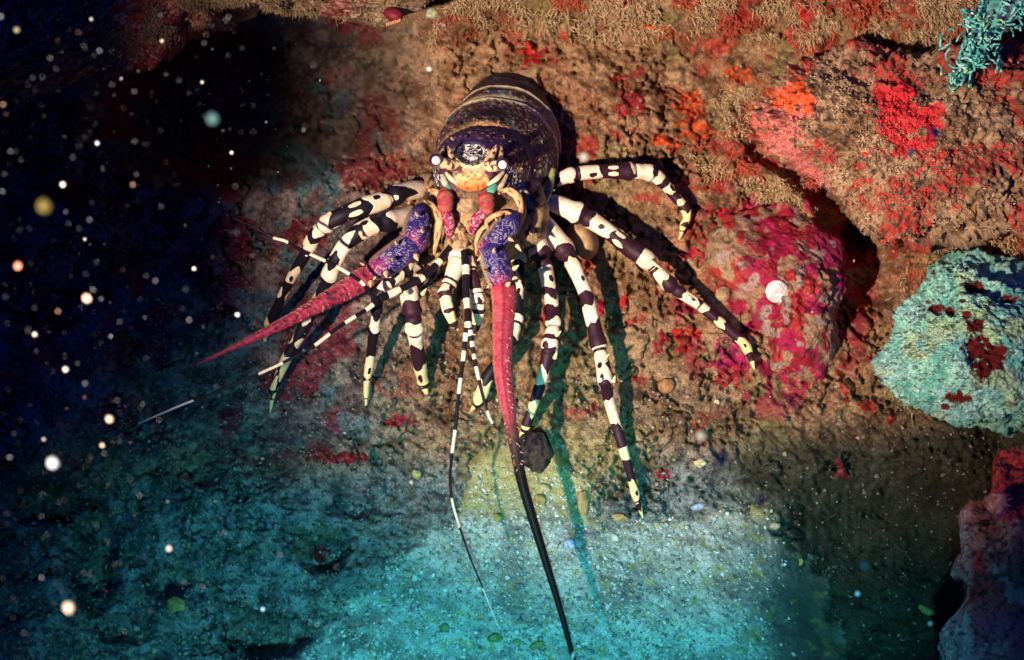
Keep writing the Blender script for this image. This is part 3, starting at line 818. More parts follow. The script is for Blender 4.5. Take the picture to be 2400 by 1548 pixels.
# brow band
brow = np.clip(1.6 * gauss(U, 6.25, 0.62), 0, 1) * sstep(-0.25, 0.15, sa)
c = mix(c, (0.36, 0.23, 0.12), np.clip(brow * 0.95 * (0.45 + 1.0 * fc), 0, 1))
c = mix(c, mix((0.46, 0.15, 0.05), (0.70, 0.45, 0.24), fc), gauss(U, 6.6, 0.55) * np.clip(1.3 * gauss(AA, 1.45, 0.30), 0, 1))
c = mix(c, (0.012, 0.006, 0.012), np.clip(1.3 * gauss(U, 8.1, 0.5), 0, 1) * gauss(AA, 1.45, 0.35))
c = mix(c, (0.012, 0.008, 0.014), 0.8 * gauss(U, 5.3, 0.22) * sstep(0.0, 0.3, sa))
# abdomen edges
for (u0, wd_) in ((9.95, 0.40), (11.95, 0.22)):
    c = mix(c, (0.74, 0.60, 0.38), np.clip(1.4 * gauss(U, u0, wd_), 0, 1) * sstep(-0.3, 0.0, sa))
c = mix(c, (0.30, 0.36, 0.28), gauss(U, 13.45, 0.13) * sstep(0.9, 0.2, AA) * sstep(-0.3, 0.0, sa))
c = mix(c, (0.45, 0.20, 0.06), 0.9 * gauss(U, 11.2, 0.5) * gauss(AA, 0.30, 0.2))
c = mix(c, (0.030, 0.020, 0.035), 0.85 * sstep(12.2, 12.6, U) * (1 - gauss(U, 13.45, .12)))
# lower cheeks
cheek = sstep(420, 470, by) * (U < 8)
c = mix(c, mix((0.26, 0.16, 0.09), (0.08, 0.05, 0.04), sstep(0.5, 0.62, fc)), 0.8 * cheek)
# face: orange plate under a cream bow, squiggled plate between the horns
face = U < 6.5
e = np.where(by > 356, ell(bx, by, 1105, 356, 36, 33), ell(bx, by, 1105, 356, 36, 18))
plate = sstep(1.06, 0.98, e) * face
c = mix(c, (0.008, 0.008, 0.014), plate)
bow = sstep(0.13, 0.07, np.abs(ell(bx, by, 1105, 356, 40, 37) - 1.0)) * sstep(346, 360, by) * face
org = sstep(1.1, 0.9, ell(bx, by, 1105, 424, 42, 24)) * sstep(397, 402, by) * face
og = mix((0.62, 0.42, 0.20), (0.66, 0.19, 0.04), sstep(408, 440, by + 22 * (fb - 0.5)))
og = mix(og, (0.22, 0.09, 0.03), 0.8 * sstep(0.56, 0.66, fbm(bx / 7, by / 7, 1, 3, 741)))
c = mix(c, og, org)
bar = sstep(1.1, 0.9, ell(bx, by, 1103, 388, 78, 17)) * face * (1 - plate)
c = mix(c, mix((0.50, 0.34, 0.20), (0.06, 0.025, 0.02), sstep(0.50, 0.58, fbm(bx / 9, by / 7, 2, 2, 743))), 0.9 * bar)
c = mix(c, (0.70, 0.55, 0.34), bow)
verm = plate + sstep(1.0, 0.8, ell(bx, by, 1200, 425, 24, 40, -0.35)) * (U < 8) + 0.8 * sstep(1.0, 0.7, ell(bx, by, 1022, 415, 14, 32)) * (U < 8)
c = mix(c, (0.012, 0.012, 0.02), np.clip(verm, 0, 1) * (1 - bow))
c = mix(c, (0.03, 0.10, 0.40), sstep(1.0, 0.6, ell(bx, by, 1222, 438, 16, 12, -0.6)) * (U < 9))
V = W(bx, by, bh)
m_ = NA
i = np.arange(NR - 1)[:, None] * m_ + np.arange(m_)[None]; j = np.arange(NR - 1)[:, None] * m_ + (np.arange(m_)[None] + 1) % m_
body.add(V, np.stack([i, j, j + m_, i + m_], -1).reshape(-1, 4), c.reshape(-1, 3), np.clip(verm, 0, 1) * (1 - bow))

def surf_h(x, y):
    """height of the shell front at a photograph position"""
    kk = np.argmin((bx - x) ** 2 + (by - y) ** 2 + 1e5 * (U > 9))
    return bh.ravel()[kk]

# ---- tan mouth region under the face: antennular plate and mouthparts
def blob(B, cx, cy, h, rx_, ry_, rh, colfn, rough=0.12, n=36, m=48, seed=0, verm=0.0):
    ph = np.linspace(0, np.pi, n); th = np.linspace(0, 2 * np.pi, m, endpoint=False)
    PH, TH = np.meshgrid(ph, th, indexing='ij')
    dx = np.sin(PH) * np.cos(TH); dy = np.sin(PH) * np.sin(TH); dz = np.cos(PH)
    kk = 1 + rough * 2 * (fbm(dx * 2.2 + seed, dy * 2.2, dz * 2.2, 4, 740 + seed) - 0.5)
    X = cx + rx_ * dx * kk; Y = cy + ry_ * dy * kk; Z = h + rh * dz * kk
    C = colfn(X, Y)
    i = np.arange(n - 1)[:, None] * m + np.arange(m)[None]; j = np.arange(n - 1)[:, None] * m + (np.arange(m)[None] + 1) % m
    B.add(W(X, Y, Z), np.stack([i, j, j + m, i + m], -1).reshape(-1, 4), np.asarray(C).reshape(-1, 3), np.full(X.size, verm))
def tan_col(X, Y):
    f1 = fbm(X / 10, Y / 10, 0, 3, 751)
    return mix(mix((0.36, 0.22, 0.10), (0.50, 0.36, 0.20), sstep(0.4, 0.6, f1)), (0.07, 0.045, 0.03), 0.8 * sstep(0.58, 0.68, f1))
blob(body, 1085, 520, 0.020, 58, 92, 0.030, tan_col, 0.16, seed=1)
blob(body, 1082, 570, 0.034, 46, 42, 0.022, tan_col, 0.14, seed=2)
blob(body, 1090, 480, 0.034, 40, 40, 0.018, lambda X, Y: mix((0.22, 0.16, 0.10), (0.36, 0.27, 0.17), noise(X / 6, Y / 6)), 0.1, seed=3)
blob(body, 1075, 540, 0.046, 14, 22, 0.010, tan_col, 0.1, seed=5)
blob(body, 1102, 536, 0.046, 13, 20, 0.010, tan_col, 0.1, seed=6)
# flank plates either side where the legs spring
blob(body, 1235, 500, -0.002, 52, 96, 0.034, lambda X, Y: mix((0.40, 0.27, 0.15), (0.035, 0.025, 0.025), sstep(0.46, 0.56, fbm(X / 13, Y / 13, 0, 3, 3))), 0.14, seed=7)
blob(body, 1008, 490, -0.004, 42, 84, 0.030, lambda X, Y: mix((0.40, 0.26, 0.15), (0.035, 0.025, 0.025), sstep(0.46, 0.56, fbm(X / 13, Y / 13, 0, 3, 4))), 0.14, seed=8)
blob(body, 1150, 560, 0.006, 90, 62, 0.026, tan_col, 0.14, seed=9)
blob(body, 1020, 590, 0.006, 66, 52, 0.024, lambda X, Y: tan_col(X, Y) * 0.6, 0.16, seed=10)
# greenish right hem of the carapace
V_, F_, T_, A_, L_ = tube([(1296, 398, -0.012, 7), (1288, 440, 0.000, 9), (1272, 480, 0.006, 9), (1252, 515, 0.012, 9), (1234, 545, 0.016, 7), (1222, 570, 0.018, 4)], n=40, m=12)
body.add(V_, F_, mix((0.20, 0.24, 0.10), (0.42, 0.44, 0.22), noise(T_ * 20, A_, 0, 5)).reshape(-1, 3))
# curved tan plates guarding the antenna bases
for pts in ([(1168, 452, 0.050, 10), (1192, 448, 0.056, 16), (1212, 464, 0.058, 17), (1220, 488, 0.056, 12), (1222, 505, 0.05, 6)],
            [(1152, 545, 0.058, 8), (1140, 522, 0.062, 10), (1162, 505, 0.064, 10), (1190, 500, 0.062, 9), (1206, 516, 0.058, 7)],
            [(1118, 600, 0.056, 6), (1116, 570, 0.060, 8), (1124, 545, 0.062, 9), (1142, 526, 0.062, 8)],
            [(996, 470, 0.046, 8), (1016, 486, 0.055, 14), (1028, 512, 0.060, 16), (1026, 544, 0.060, 14), (1020, 580, 0.054, 8), (1018, 598, 0.05, 4)],
            [(1000, 446, 0.040, 8), (1022, 452, 0.050, 14), (1044, 470, 0.052, 10)]):
    pts = [(a, b_, c_, r_ * 0.62) for (a, b_, c_, r_) in pts]
    V_, F_, T_, A_, L_ = tube(pts, n=46, m=18, squash=0.7, disp=lambda t, a, L: 1 + 0.16 * np.cos(2 * a + 5 * t) + 0.22 * (noise(t * 9, np.cos(a) * 2, np.sin(a) * 2, 765) - 0.5))
    f1 = fbm(T_ * 14, A_ * 1.6, 0, 3, 761)
    body.add(V_, F_, mix(mix((0.50, 0.27, 0.12), (0.62, 0.42, 0.22), f1), (0.10, 0.055, 0.035), np.maximum(sstep(0.7, 1.5, np.abs(A_)), sstep(0.56, 0.64, noise(T_ * 9, A_ * 2, 0, 763)))).reshape(-1, 3))
# white and teal flaps below the eyes
for pts, colr in (([(1046, 406, 0.056, 4), (1058, 420, 0.060, 6), (1074, 434, 0.058, 3)], (0.66, 0.55, 0.40)),
                  ([(1180, 404, 0.055, 4), (1164, 420, 0.060, 6), (1142, 434, 0.058, 3)], (0.70, 0.60, 0.44)),
                  ([(1188, 410, 0.052, 4), (1176, 434, 0.055, 6), (1162, 446, 0.052, 4)], (0.40, 0.32, 0.22)),
                  ([(1038, 412, 0.052, 6), (1042, 428, 0.055, 8), (1050, 440, 0.052, 5)], (0.42, 0.45, 0.33)),
                  ([(1048, 430, 0.052, 8), (1050, 446, 0.054, 9), (1054, 458, 0.05, 5)], (0.07, 0.30, 0.22)),
                  ([(1160, 436, 0.054, 9), (1150, 448, 0.056, 11), (1142, 460, 0.05, 7)], (0.07, 0.32, 0.24))):
    V_, F_, T_, A_, L_ = tube(pts, n=20, m=12); body.add(V_, F_, colr)
# pink ribbed pads and the magenta stalks below them
for (x, y) in ((1043, 472), (1140, 478)):
    V_, F_, T_, A_, L_ = tube([(x, y - 22, 0.050, 12), (x, y - 14, 0.056, 18), (x + 1, y, 0.060, 19), (x, y + 14, 0.058, 17), (x, y + 20, 0.052, 8)], n=40, m=20,
                              disp=lambda t, a, L: 1 + 0.07 * np.sin(t * 24))
    body.add(V_, F_, mix(mix((0.44, 0.10, 0.10), (0.26, 0.03, 0.04), 0.5 + 0.5 * np.sin(T_ * 24)), (0.20, 0.10, 0.06), 0.7 * sstep(0.5, 0.7, noise(T_ * 8, A_ * 2, 0, 777))).reshape(-1, 3))
for pts in ([(1040, 490, 0.052, 12), (1048, 508, 0.058, 15), (1054, 530, 0.058, 13), (1052, 556, 0.05, 7)],
            [(1150, 494, 0.052, 12), (1126, 506, 0.060, 14), (1112, 524, 0.060, 13), (1106, 548, 0.052, 7)]):
    V_, F_, T_, A_, L_ = tube(pts, n=40, m=18)
    body.add(V_, F_, (0.26, 0.012, 0.075), 0.45 * sstep(0.05, 0.2, T_))
# eye-stalks, horns over the eyes
V_, F_, T_, A_, L_ = tube([(1070, 388, 0.056, 12), (1050, 386, 0.060, 13), (1034, 380, 0.064, 13), (1026, 377, 0.066, 9)], n=26, m=16)
body.add(V_, F_, mix((0.70, 0.52, 0.32), (0.06, 0.025, 0.03), sstep(0.60, 0.64, fbm(T_ * 9, A_ * 1.6, 0, 2, 771) + 0.06)).reshape(-1, 3))
V_, F_, T_, A_, L_ = tube([(1134, 390, 0.056, 12), (1152, 391, 0.060, 13), (1166, 388, 0.064, 13), (1174, 386, 0.066, 9)], n=26, m=16)
body.add(V_, F_, mix((0.70, 0.52, 0.32), (0.06, 0.025, 0.03), sstep(0.60, 0.64, fbm(T_ * 9 + 4, A_ * 1.6, 0, 2, 772) + 0.06)).reshape(-1, 3))
for pts in ([(1144, 380, 0.050, 12), (1153, 364, 0.060, 9), (1160, 350, 0.066, 6), (1164, 340, 0.070, 1.5)],
            [(1170, 372, 0.046, 9), (1174, 360, 0.054, 7), (1174, 348, 0.060, 5), (1172, 340, 0.064, 1.5)],
            [(1064, 378, 0.050, 11), (1058, 364, 0.058, 8), (1054, 352, 0.064, 5), (1051, 343, 0.068, 1.5)]):
    V_, F_, T_, A_, L_ = tube(pts, n=24, m=14)
    f1 = noise(T_ * 6, A_ * 1.5, 0, 781)
    body.add(V_, F_, mix((0.46, 0.33, 0.21), (0.04, 0.020, 0.035), sstep(0.42, 0.52, f1 + 0.25 * (T_ < 0.15) + 0.15 * np.sign(A_))).reshape(-1, 3))
# little spines over carapace front and cheeks
sp = random.Random(5)
for kx, ky in [(1205, 330), (1180, 318), (1060, 325), (1040, 350), (1235, 360), (1252, 400), (1245, 440), (1150, 322), (1095, 318), (1262, 360), (1222, 395), (1232, 470), (1262, 440),
               (1018, 400), (1015, 430), (1005, 455), (1190, 470), (1238, 500), (1242, 520), (1215, 300), (1240, 320), (1080, 290), (1170, 285), (1120, 282), (1270, 330), (1030, 330)]:
    hh = surf_h(kx, ky)
    cone(body, (kx, ky, hh - 0.002), (kx + sp.uniform(-4, 4), ky + sp.uniform(-3, 8), hh + 0.007), sp.uniform(3.5, 6), (0.50, 0.37, 0.20) if sp.random() < 0.6 else (0.10, 0.06, 0.05))
for kx, ky, hh in [(1085, 540, 0.058), (1055, 565, 0.056), (1093, 570, 0.058), (1070, 600, 0.052), (1110, 610, 0.05), (1030, 610, 0.042), (1010, 625, 0.036), (990, 610, 0.036), (1100, 640, 0.046),
                   (1118, 625, 0.05), (1128, 640, 0.05), (1120, 660, 0.045), (1012, 590, 0.04), (1000, 570, 0.045), (1245, 540, 0.03), (1255, 510, 0.02), (960, 470, 0.02), (965, 490, 0.02), (955, 455, 0.016)]:
    cone(body, (kx, ky, hh - 0.006), (kx + sp.uniform(-3, 3), ky + sp.uniform(4, 14), hh + 0.006), sp.uniform(6, 10), (0.62, 0.46, 0.27))

# ---- the walking legs (roots sunk in the flanks)
legs_mass = []
leg(body, [(1275, 440, 0.050, 12), (1312, 420, 0.036, 17), (1350, 408, 0.034, 16), (1400, 403, 0.034, 17), (1450, 402, 0.034, 18), (1495, 402, 0.032, 19), (1530, 408, 0.030, 17), (1558, 432, 0.027, 14),
           (1582, 462, 0.022, 12), (1606, 490, 0.016, 12), (1610, 512, 0.012, 9), (1602, 528, 0.010, 8), (1597, 545, 0.006, 6), (1591, 562, 0.003, 1.5)],
    [(0.08, 0.165), (0.20, 0.30), (0.465, 0.565), (0.59, 0.635), (0.675, 0.72), (0.775, 0.80), (0.845, 0.905), (0.93, 1.01)],
    ovals=[(0.365, -0.45, 0.028, 0.35), (0.365, 0.5, 0.028, 0.35)], seed=1)
leg(body, [(1258, 470, 0.052, 16), (1300, 478, 0.044, 23), (1345, 496, 0.040, 23), (1392, 520, 0.042, 21), (1440, 554, 0.042, 20), (1480, 585, 0.042, 21), (1512, 606, 0.042, 20), (1535, 632, 0.040, 17), (1575, 672, 0.034, 16),
           (1600, 690, 0.031, 14), (1640, 716, 0.026, 13), (1690, 758, 0.019, 12), (1730, 792, 0.013, 12), (1748, 812, 0.010, 11), (1760, 840, 0.006, 8), (1768, 866, 0.003, 1.5)],
    [(0.05, 0.155), (0.20, 0.285), (0.42, 0.485), (0.50, 0.545), (0.625, 0.69), (0.70, 0.725), (0.775, 0.80), (0.875, 0.945), (0.972, 1.01)],
    ovals=[(0.325, -0.5, 0.022, 0.34), (0.335, 0.6, 0.024, 0.34)], seed=2)
leg(body, [(1240, 500, 0.050, 18), (1270, 525, 0.048, 26), (1305, 565, 0.046, 25), (1335, 605, 0.044, 20), (1352, 640, 0.044, 18), (1375, 695, 0.044, 17), (1388, 750, 0.042, 17), (1404, 812, 0.040, 18), (1412, 850, 0.038, 17), (1420, 905, 0.032, 14),
           (1432, 955, 0.028, 14), (1448, 1010, 0.022, 12), (1464, 1065, 0.016, 11), (1478, 1115, 0.011, 10), (1488, 1155, 0.008, 9), (1497, 1185, 0.005, 7), (1507, 1214, 0.003, 1.5)],
    [(0.03, 0.145), (0.205, 0.30), (0.34, 0.395), (0.468, 0.525), (0.54, 0.58), (0.635, 0.715), (0.775, 0.815), (0.885, 0.945), (0.975, 1.01)], seed=3)
leg(body, [(1225, 530, 0.050, 16), (1248, 555, 0.050, 24), (1265, 590, 0.050, 23), (1278, 630, 0.050, 19), (1288, 680, 0.050, 16), (1296, 730, 0.048, 17), (1296, 775, 0.046, 17), (1286, 820, 0.042, 17), (1276, 865, 0.036, 14), (1262, 915, 0.030, 13),
           (1246, 960, 0.022, 12), (1232, 1000, 0.014, 10), (1224, 1020, 0.006, 7), (1220, 1032, 0.003, 2)],
    [(0.02, 0.145), (0.215, 0.305), (0.345, 0.385), (0.455, 0.52), (0.54, 0.585), (0.66, 0.74), (0.82, 0.875), (0.93, 1.01)], seed=4)
leg(body, [(1200, 545, 0.046, 14), (1214, 580, 0.044, 16), (1216, 630, 0.042, 15), (1213, 690, 0.040, 14), (1212, 740, 0.036, 14), (1200, 790, 0.034, 14), (1178, 840, 0.030, 14), (1145, 880, 0.024, 15), (1128, 925, 0.014, 15), (1116, 950, 0.008, 9), (1100, 966, 0.003, 2)],
    [(0.06, 0.16), (0.27, 0.34), (0.44, 0.56), (0.82, 0.925), (0.96, 1.01)], seed=5, col=NAVY)
leg(body, [(1010, 445, 0.060, 16), (975, 445, 0.085, 21), (940, 452, 0.100, 22), (900, 470, 0.112, 22), (850, 486, 0.120, 22), (800, 506, 0.126, 21), (764, 527, 0.126, 18), (738, 552, 0.120, 17), (722, 585, 0.110, 15), (702, 620, 0.094, 13), (684, 650, 0.076, 12),
           (664, 690, 0.055, 12), (645, 732, 0.030, 11), (630, 760, 0.012, 10), (620, 800, 0.004, 4)],
    [(0.02, 0.12), (0.19, 0.275), (0.425, 0.50), (0.535, 0.585), (0.665, 0.73), (0.775, 0.80), (0.905, 1.01)],
    ovals=[(0.335, -0.55, 0.028, 0.36), (0.325, 0.5, 0.026, 0.34)], seed=6, col=NAVY)
leg(body, [(1000, 495, 0.060, 16), (965, 505, 0.085, 22), (925, 514, 0.100, 23), (880, 526, 0.110, 22), (838, 548, 0.115, 21), (808, 575, 0.115, 19), (790, 605, 0.110, 18), (776, 636, 0.100, 17), (764, 668, 0.090, 16), (742, 712, 0.075, 14), (706, 780, 0.050, 14), (690, 808, 0.042, 13),
           (672, 840, 0.033, 13), (654, 880, 0.020, 10), (640, 920, 0.010, 8), (634, 968, 0.003, 2)],
    [(0.06, 0.145), (0.205, 0.255), (0.305, 0.375), (0.405, 0.455), (0.53, 0.585), (0.605, 0.635), (0.70, 0.73), (0.775, 0.855), (0.885, 0.915), (0.94, 1.01)], seed=7, col=NAVY)
leg(body, [(1010, 600, 0.070, 14), (975, 622, 0.080, 15), (935, 645, 0.088, 15), (905, 670, 0.090, 16), (885, 700, 0.086, 14), (882, 735, 0.076, 12), (877, 775, 0.062, 12), (871, 815, 0.048, 11), (866, 855, 0.032, 11), (860, 890, 0.018, 8), (858, 920, 0.010, 6), (858, 956, 0.003, 2)],
    [(0.10, 0.15), (0.20, 0.26), (0.285, 0.335), (0.495, 0.555), (0.70, 0.83), (0.85, 0.985)], seed=8, col=NAVY, wav=0.5)
leg(body, [(1040, 600, 0.060, 16), (1010, 632, 0.070, 17), (978, 660, 0.078, 18), (960, 690, 0.080, 21), (966, 730, 0.074, 21), (972, 775, 0.062, 19), (978, 820, 0.046, 17), (986, 868, 0.026, 16), (992, 898, 0.012, 12), (1000, 924, 0.003, 4)],
    [(0.09, 0.13), (0.20, 0.24), (0.30, 0.40), (0.515, 0.66), (0.79, 0.915), (0.95, 1.01)], seed=9)
# mouth-legs hanging in the middle
leg(body, [(1080, 575, 0.095, 18), (1072, 612, 0.096, 22), (1058, 655, 0.094, 17), (1044, 690, 0.088, 16), (1050, 725, 0.080, 14), (1060, 752, 0.072, 11), (1072, 775, 0.066, 4)],
    [(0.06, 0.40), (0.43, 0.56), (0.60, 0.73), (0.77, 0.88), (0.93, 1.0)], seed=10)
leg(body, [(1098, 600, 0.095, 12), (1106, 640, 0.094, 13), (1118, 690, 0.088, 15), (1122, 725, 0.080, 15), (1118, 755, 0.072, 12), (1110, 785, 0.066, 4)],
    [(0.05, 0.2), (0.42, 0.66), (0.71, 0.86), (0.93, 1.0)], seed=11)
# joint spines
for (x0, y0, x1, y1, lf) in [(1525, 612, 1552, 632, 0.05), (1600, 690, 1625, 700, 0.036), (1416, 842, 1428, 830, 0.05), (1304, 786, 1316, 776, 0.055), (888, 640, 872, 660, 0.1), (775, 500, 758, 512, 0.135),
                             (845, 545, 850, 562, 0.12), (1438, 895, 1442, 880, 0.04), (1300, 840, 1306, 822, 0.045), (955, 690, 942, 676, 0.09), (990, 690, 1000, 676, 0.08), (1516, 396, 1512, 384, 0.04)]:
    g0 = gnd(x0, y0) + lf
    cone(body, (x0, y0, g0), (x1, y1, g0 + 0.004), 6, (0.74, 0.57, 0.36))
body_o = body.build('body', lob)

# ---- eyes
def eye(cx, cy, h):
    b = Build()
    ph = np.linspace(0, np.pi, 20); th = np.linspace(0, 2 * np.pi, 28, endpoint=False)
    PH, TH = np.meshgrid(ph, th, indexing='ij')
    def ball(x, y, z, r):
        return W(x + r * np.sin(PH) * np.cos(TH), y + r * np.sin(PH) * np.sin(TH), z + r * PX * np.cos(PH))
    n, m = PH.shape
    i = np.arange(n - 1)[:, None] * m + np.arange(m)[None]; j = np.arange(n - 1)[:, None] * m + (np.arange(m)[None] + 1) % m
    F = np.stack([i, j, j + m, i + m], -1).reshape(-1, 4)
    b.add(ball(cx, cy, h, 15), F, (0.030, 0.012, 0.07))
    e = b.build('eye', lob, M_eye)
    c2 = Build(); c2.add(ball(cx + 1, cy + 1, h + 0.0022, 11), F, (0.97, 0.95, 0.92))  # strobe's reflection in the eye, painted as a white ball
    c2.build('eyeshine', e, M_eye)
M_eye = material('lobster_eye', rough=0.18, spec=0.6, var=0.03, bump=0.0, coat=0.6)
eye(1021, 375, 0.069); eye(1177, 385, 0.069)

# ---- antennae
def seg_col(bl, edge, ofs):
    def f(T, A):
        n1 = noise(T * 5 + ofs, A * 1.3, 0, 801)
        c = mix(bl, (0.20, 0.012, 0.10), sstep(0.55, 0.95, T + 0.25 * (n1 - 0.5)))
        return mix(c, edge, sstep(0.9, 1.6, np.abs(A + 0.35)) )
    return f
BLUE = np.array((0.018, 0.010, 0.115)); 
def flag_spines(B, P, n, r, colr, t0=0.0, t1=0.6, seed=0):
    S, t, L = spline(P, 200); q = random.Random(seed)
    for k in range(n):
        i = int((t0 + (t1 - t0) * q.random() ** 0.8) * 199)
        s = -1 if q.random() < 0.5 else 1
        d = S[min(i + 3, 199), :2] - S[max(i - 3, 0), :2]; d = d / (np.hypot(*d) + 1e-6)
        nx, ny = -d[1] * s, d[0] * s
        a = q.uniform(0.35, 1.0); rr = S[i, 3]
        p = (S[i, 0] + nx * rr * a * 0.95, S[i, 1] + ny * rr * a * 0.95, S[i, 2] + rr * PX * math.sqrt(max(0, 1 - a * a)) * 0.9)
        g_ = q.uniform(0.4, 1.3); cone(B, p, (p[0] + nx * 5 * g_ + d[0] * 4, p[1] + ny * 5 * g_ + d[1] * 4, p[2] + 0.0015 * g_), r * q.uniform(0.6, 1.1), colr, m=5)

def antenna(segs, flag, flagcol, spines, nsp, seed):
    b = Build()
    for (pts, bl, edge, vm) in segs:
        pts = [(p0, p1, p2, p3 * 0.9) for (p0, p1, p2, p3) in pts]
        V_, F_, T_, A_, L_ = tube(pts, n=44, m=28, disp=lambda t, a, L: 1 + 0.05 * np.cos(3 * a) + 0.05 * sstep(0.85, 1.0, t))
        b.add(V_, F_, seg_col(bl, edge, seed)(T_, A_).reshape(-1, 3), vm * sstep(0.12, 0.3, T_) * sstep(1.35, 0.9, np.abs(A_ + 0.2)))
    for s in spines:
        cone(b, s[0:3], s[3:6], s[6], (0.70, 0.55, 0.34))
    base = b.build('antenna', lob)
    f = Build()
    V_, F_, T_, A_, L_ = tube(flag, n=240, m=20, disp=lambda t, a, L: 1 + 0.07 * np.cos(4 * a) + 0.025 * np.sin(t * L / 2.2))
    f.add(V_, F_, flagcol(T_, A_).reshape(-1, 3))
    flag_spines(f, flag, nsp, 2.2, (0.50, 0.22, 0.18), 0.02, 0.40, seed)
    f.build('flagellum', base)
    return base
def pinkR(T, A):
    n1 = noise(T * 90, A * 2.2, 0, 811)
    c = mix((0.30, 0.022, 0.050), (0.46, 0.075, 0.105), n1)
    c = mix(c, (0.17, 0.010, 0.03), sstep(0.25, 0.08, np.abs(A)))
    c = mix(c, (0.42, 0.22, 0.14), 0.7 * sstep(1.0, 1.5, np.abs(A)))
    c = mix(c, (0.05, 0.03, 0.03), sstep(0.26, 0.35, T + 0.02 * (n1 - 0.5)))
    c = mix(c, (0.004, 0.006, 0.007), sstep(0.34, 0.42, T))
    return mix(c, (0.6, 0.6, 0.58), sstep(0.006, 0.003, np.abs(T - 0.80 - 0.004 * A)))
def pinkL(T, A):
    n1 = noise(T * 60, A * 2.2, 0, 812)
    c = mix((0.28, 0.014, 0.060), (0.36, 0.05, 0.09), n1)
    c = mix(c, (0.48, 0.22, 0.16), 0.7 * sstep(0.6, 1.4, A))
    c = mix(c, (0.02, 0.008, 0.014), sstep(0.80, 0.93, T))  # tip leaving the strobe beam, its dimming painted into the colour
    return mix(c, (0.03, 0.01, 0.02), 0.9 * sstep(0.64, 0.70, noise(T * 70, A * 5, 3, 813)))
antenna([([(1212, 470, 0.034, 18), (1208, 492, 0.044, 30), (1196, 512, 0.048, 34), (1188, 528, 0.048, 20)], (0.30, 0.19, 0.10), (0.34, 0.22, 0.12), 0.0),
         ([(1208, 508, 0.050, 22), (1194, 525, 0.056, 33), (1170, 552, 0.058, 35), (1146, 582, 0.056, 36), (1132, 600, 0.052, 18)], BLUE, (0.34, 0.24, 0.13), 0.24),
         ([(1152, 578, 0.052, 22), (1156, 596, 0.060, 38), (1164, 625, 0.062, 38), (1172, 655, 0.062, 36), (1178, 674, 0.058, 22)], BLUE * 1.15, (0.32, 0.27, 0.20), 0.2)],
        [(1178, 655, 0.060, 25), (1180, 680, 0.064, 29), (1181, 720, 0.068, 26), (1178, 790, 0.074, 23), (1178, 860, 0.080, 21), (1186, 930, 0.086, 18), (1197, 990, 0.092, 14), (1209, 1060, 0.098, 12.5), (1226, 1140, 0.106, 11.5), (1254, 1235, 0.115, 10.2), (1280, 1320, 0.124, 8.6),
         (1306, 1405, 0.133, 7.2), (1330, 1490, 0.141, 6), (1348, 1560, 0.148, 5), (1380, 1680, 0.160, 4), (1400, 1760, 0.168, 1)],
        pinkR, [(1165, 515, 0.072, 1160, 508, 0.082, 5), (1158, 590, 0.076, 1158, 582, 0.086, 6), (1140, 635, 0.074, 1132, 632, 0.084, 6), (1206, 655, 0.064, 1222, 660, 0.068, 9), (1205, 630, 0.062, 1216, 622, 0.070, 7), (1195, 560, 0.07, 1204, 566, 0.078, 6),
                (1212, 576, 0.06, 1222, 590, 0.064, 6), (1150, 668, 0.07, 1140, 676, 0.076, 7), (1128, 604, 0.062, 1118, 612, 0.066, 6), (1190, 668, 0.076, 1196, 662, 0.084, 7)], 70, 1)
antenna([([(1002, 468, 0.030, 16), (996, 488, 0.040, 26), (988, 505, 0.044, 30), (982, 520, 0.044, 18)], (0.26, 0.16, 0.09), (0.30, 0.18, 0.10), 0.0),
         ([(988, 492, 0.046, 20), (984, 508, 0.052, 33), (976, 540, 0.056, 37), (972, 570, 0.056, 35), (970, 588, 0.050, 18)], BLUE, (0.28, 0.17, 0.10), 0.24),
         ([(978, 566, 0.050, 22), (960, 578, 0.057, 37), (926, 602, 0.060, 38), (888, 628, 0.060, 34), (866, 642, 0.056, 20)], BLUE * 1.1, (0.30, 0.18, 0.11), 0.25)],
        [(874, 640, 0.056, 22), (850, 655, 0.060, 27), (810, 680, 0.064, 24), (750, 712, 0.070, 19), (690, 745, 0.075, 15), (620, 780, 0.080, 11), (560, 808, 0.083, 7), (510, 832, 0.086, 4.5), (470, 850, 0.088, 3), (410, 876, 0.091, 1)],
        pinkL, [(979, 505, 0.070, 974, 498, 0.078, 5), (990, 540, 0.070, 992, 546, 0.080, 6), (930, 572, 0.072, 926, 566, 0.080, 5), (922, 608, 0.076, 920, 612, 0.086, 6), (852, 618, 0.062, 842, 610, 0.068, 7), (905, 640, 0.072, 906, 652, 0.080, 8), (975, 600, 0.064, 980, 612, 0.072, 8),
                (870, 662, 0.066, 868, 674, 0.074, 8), (965, 622, 0.058, 962, 634, 0.066, 8)], 40, 2)

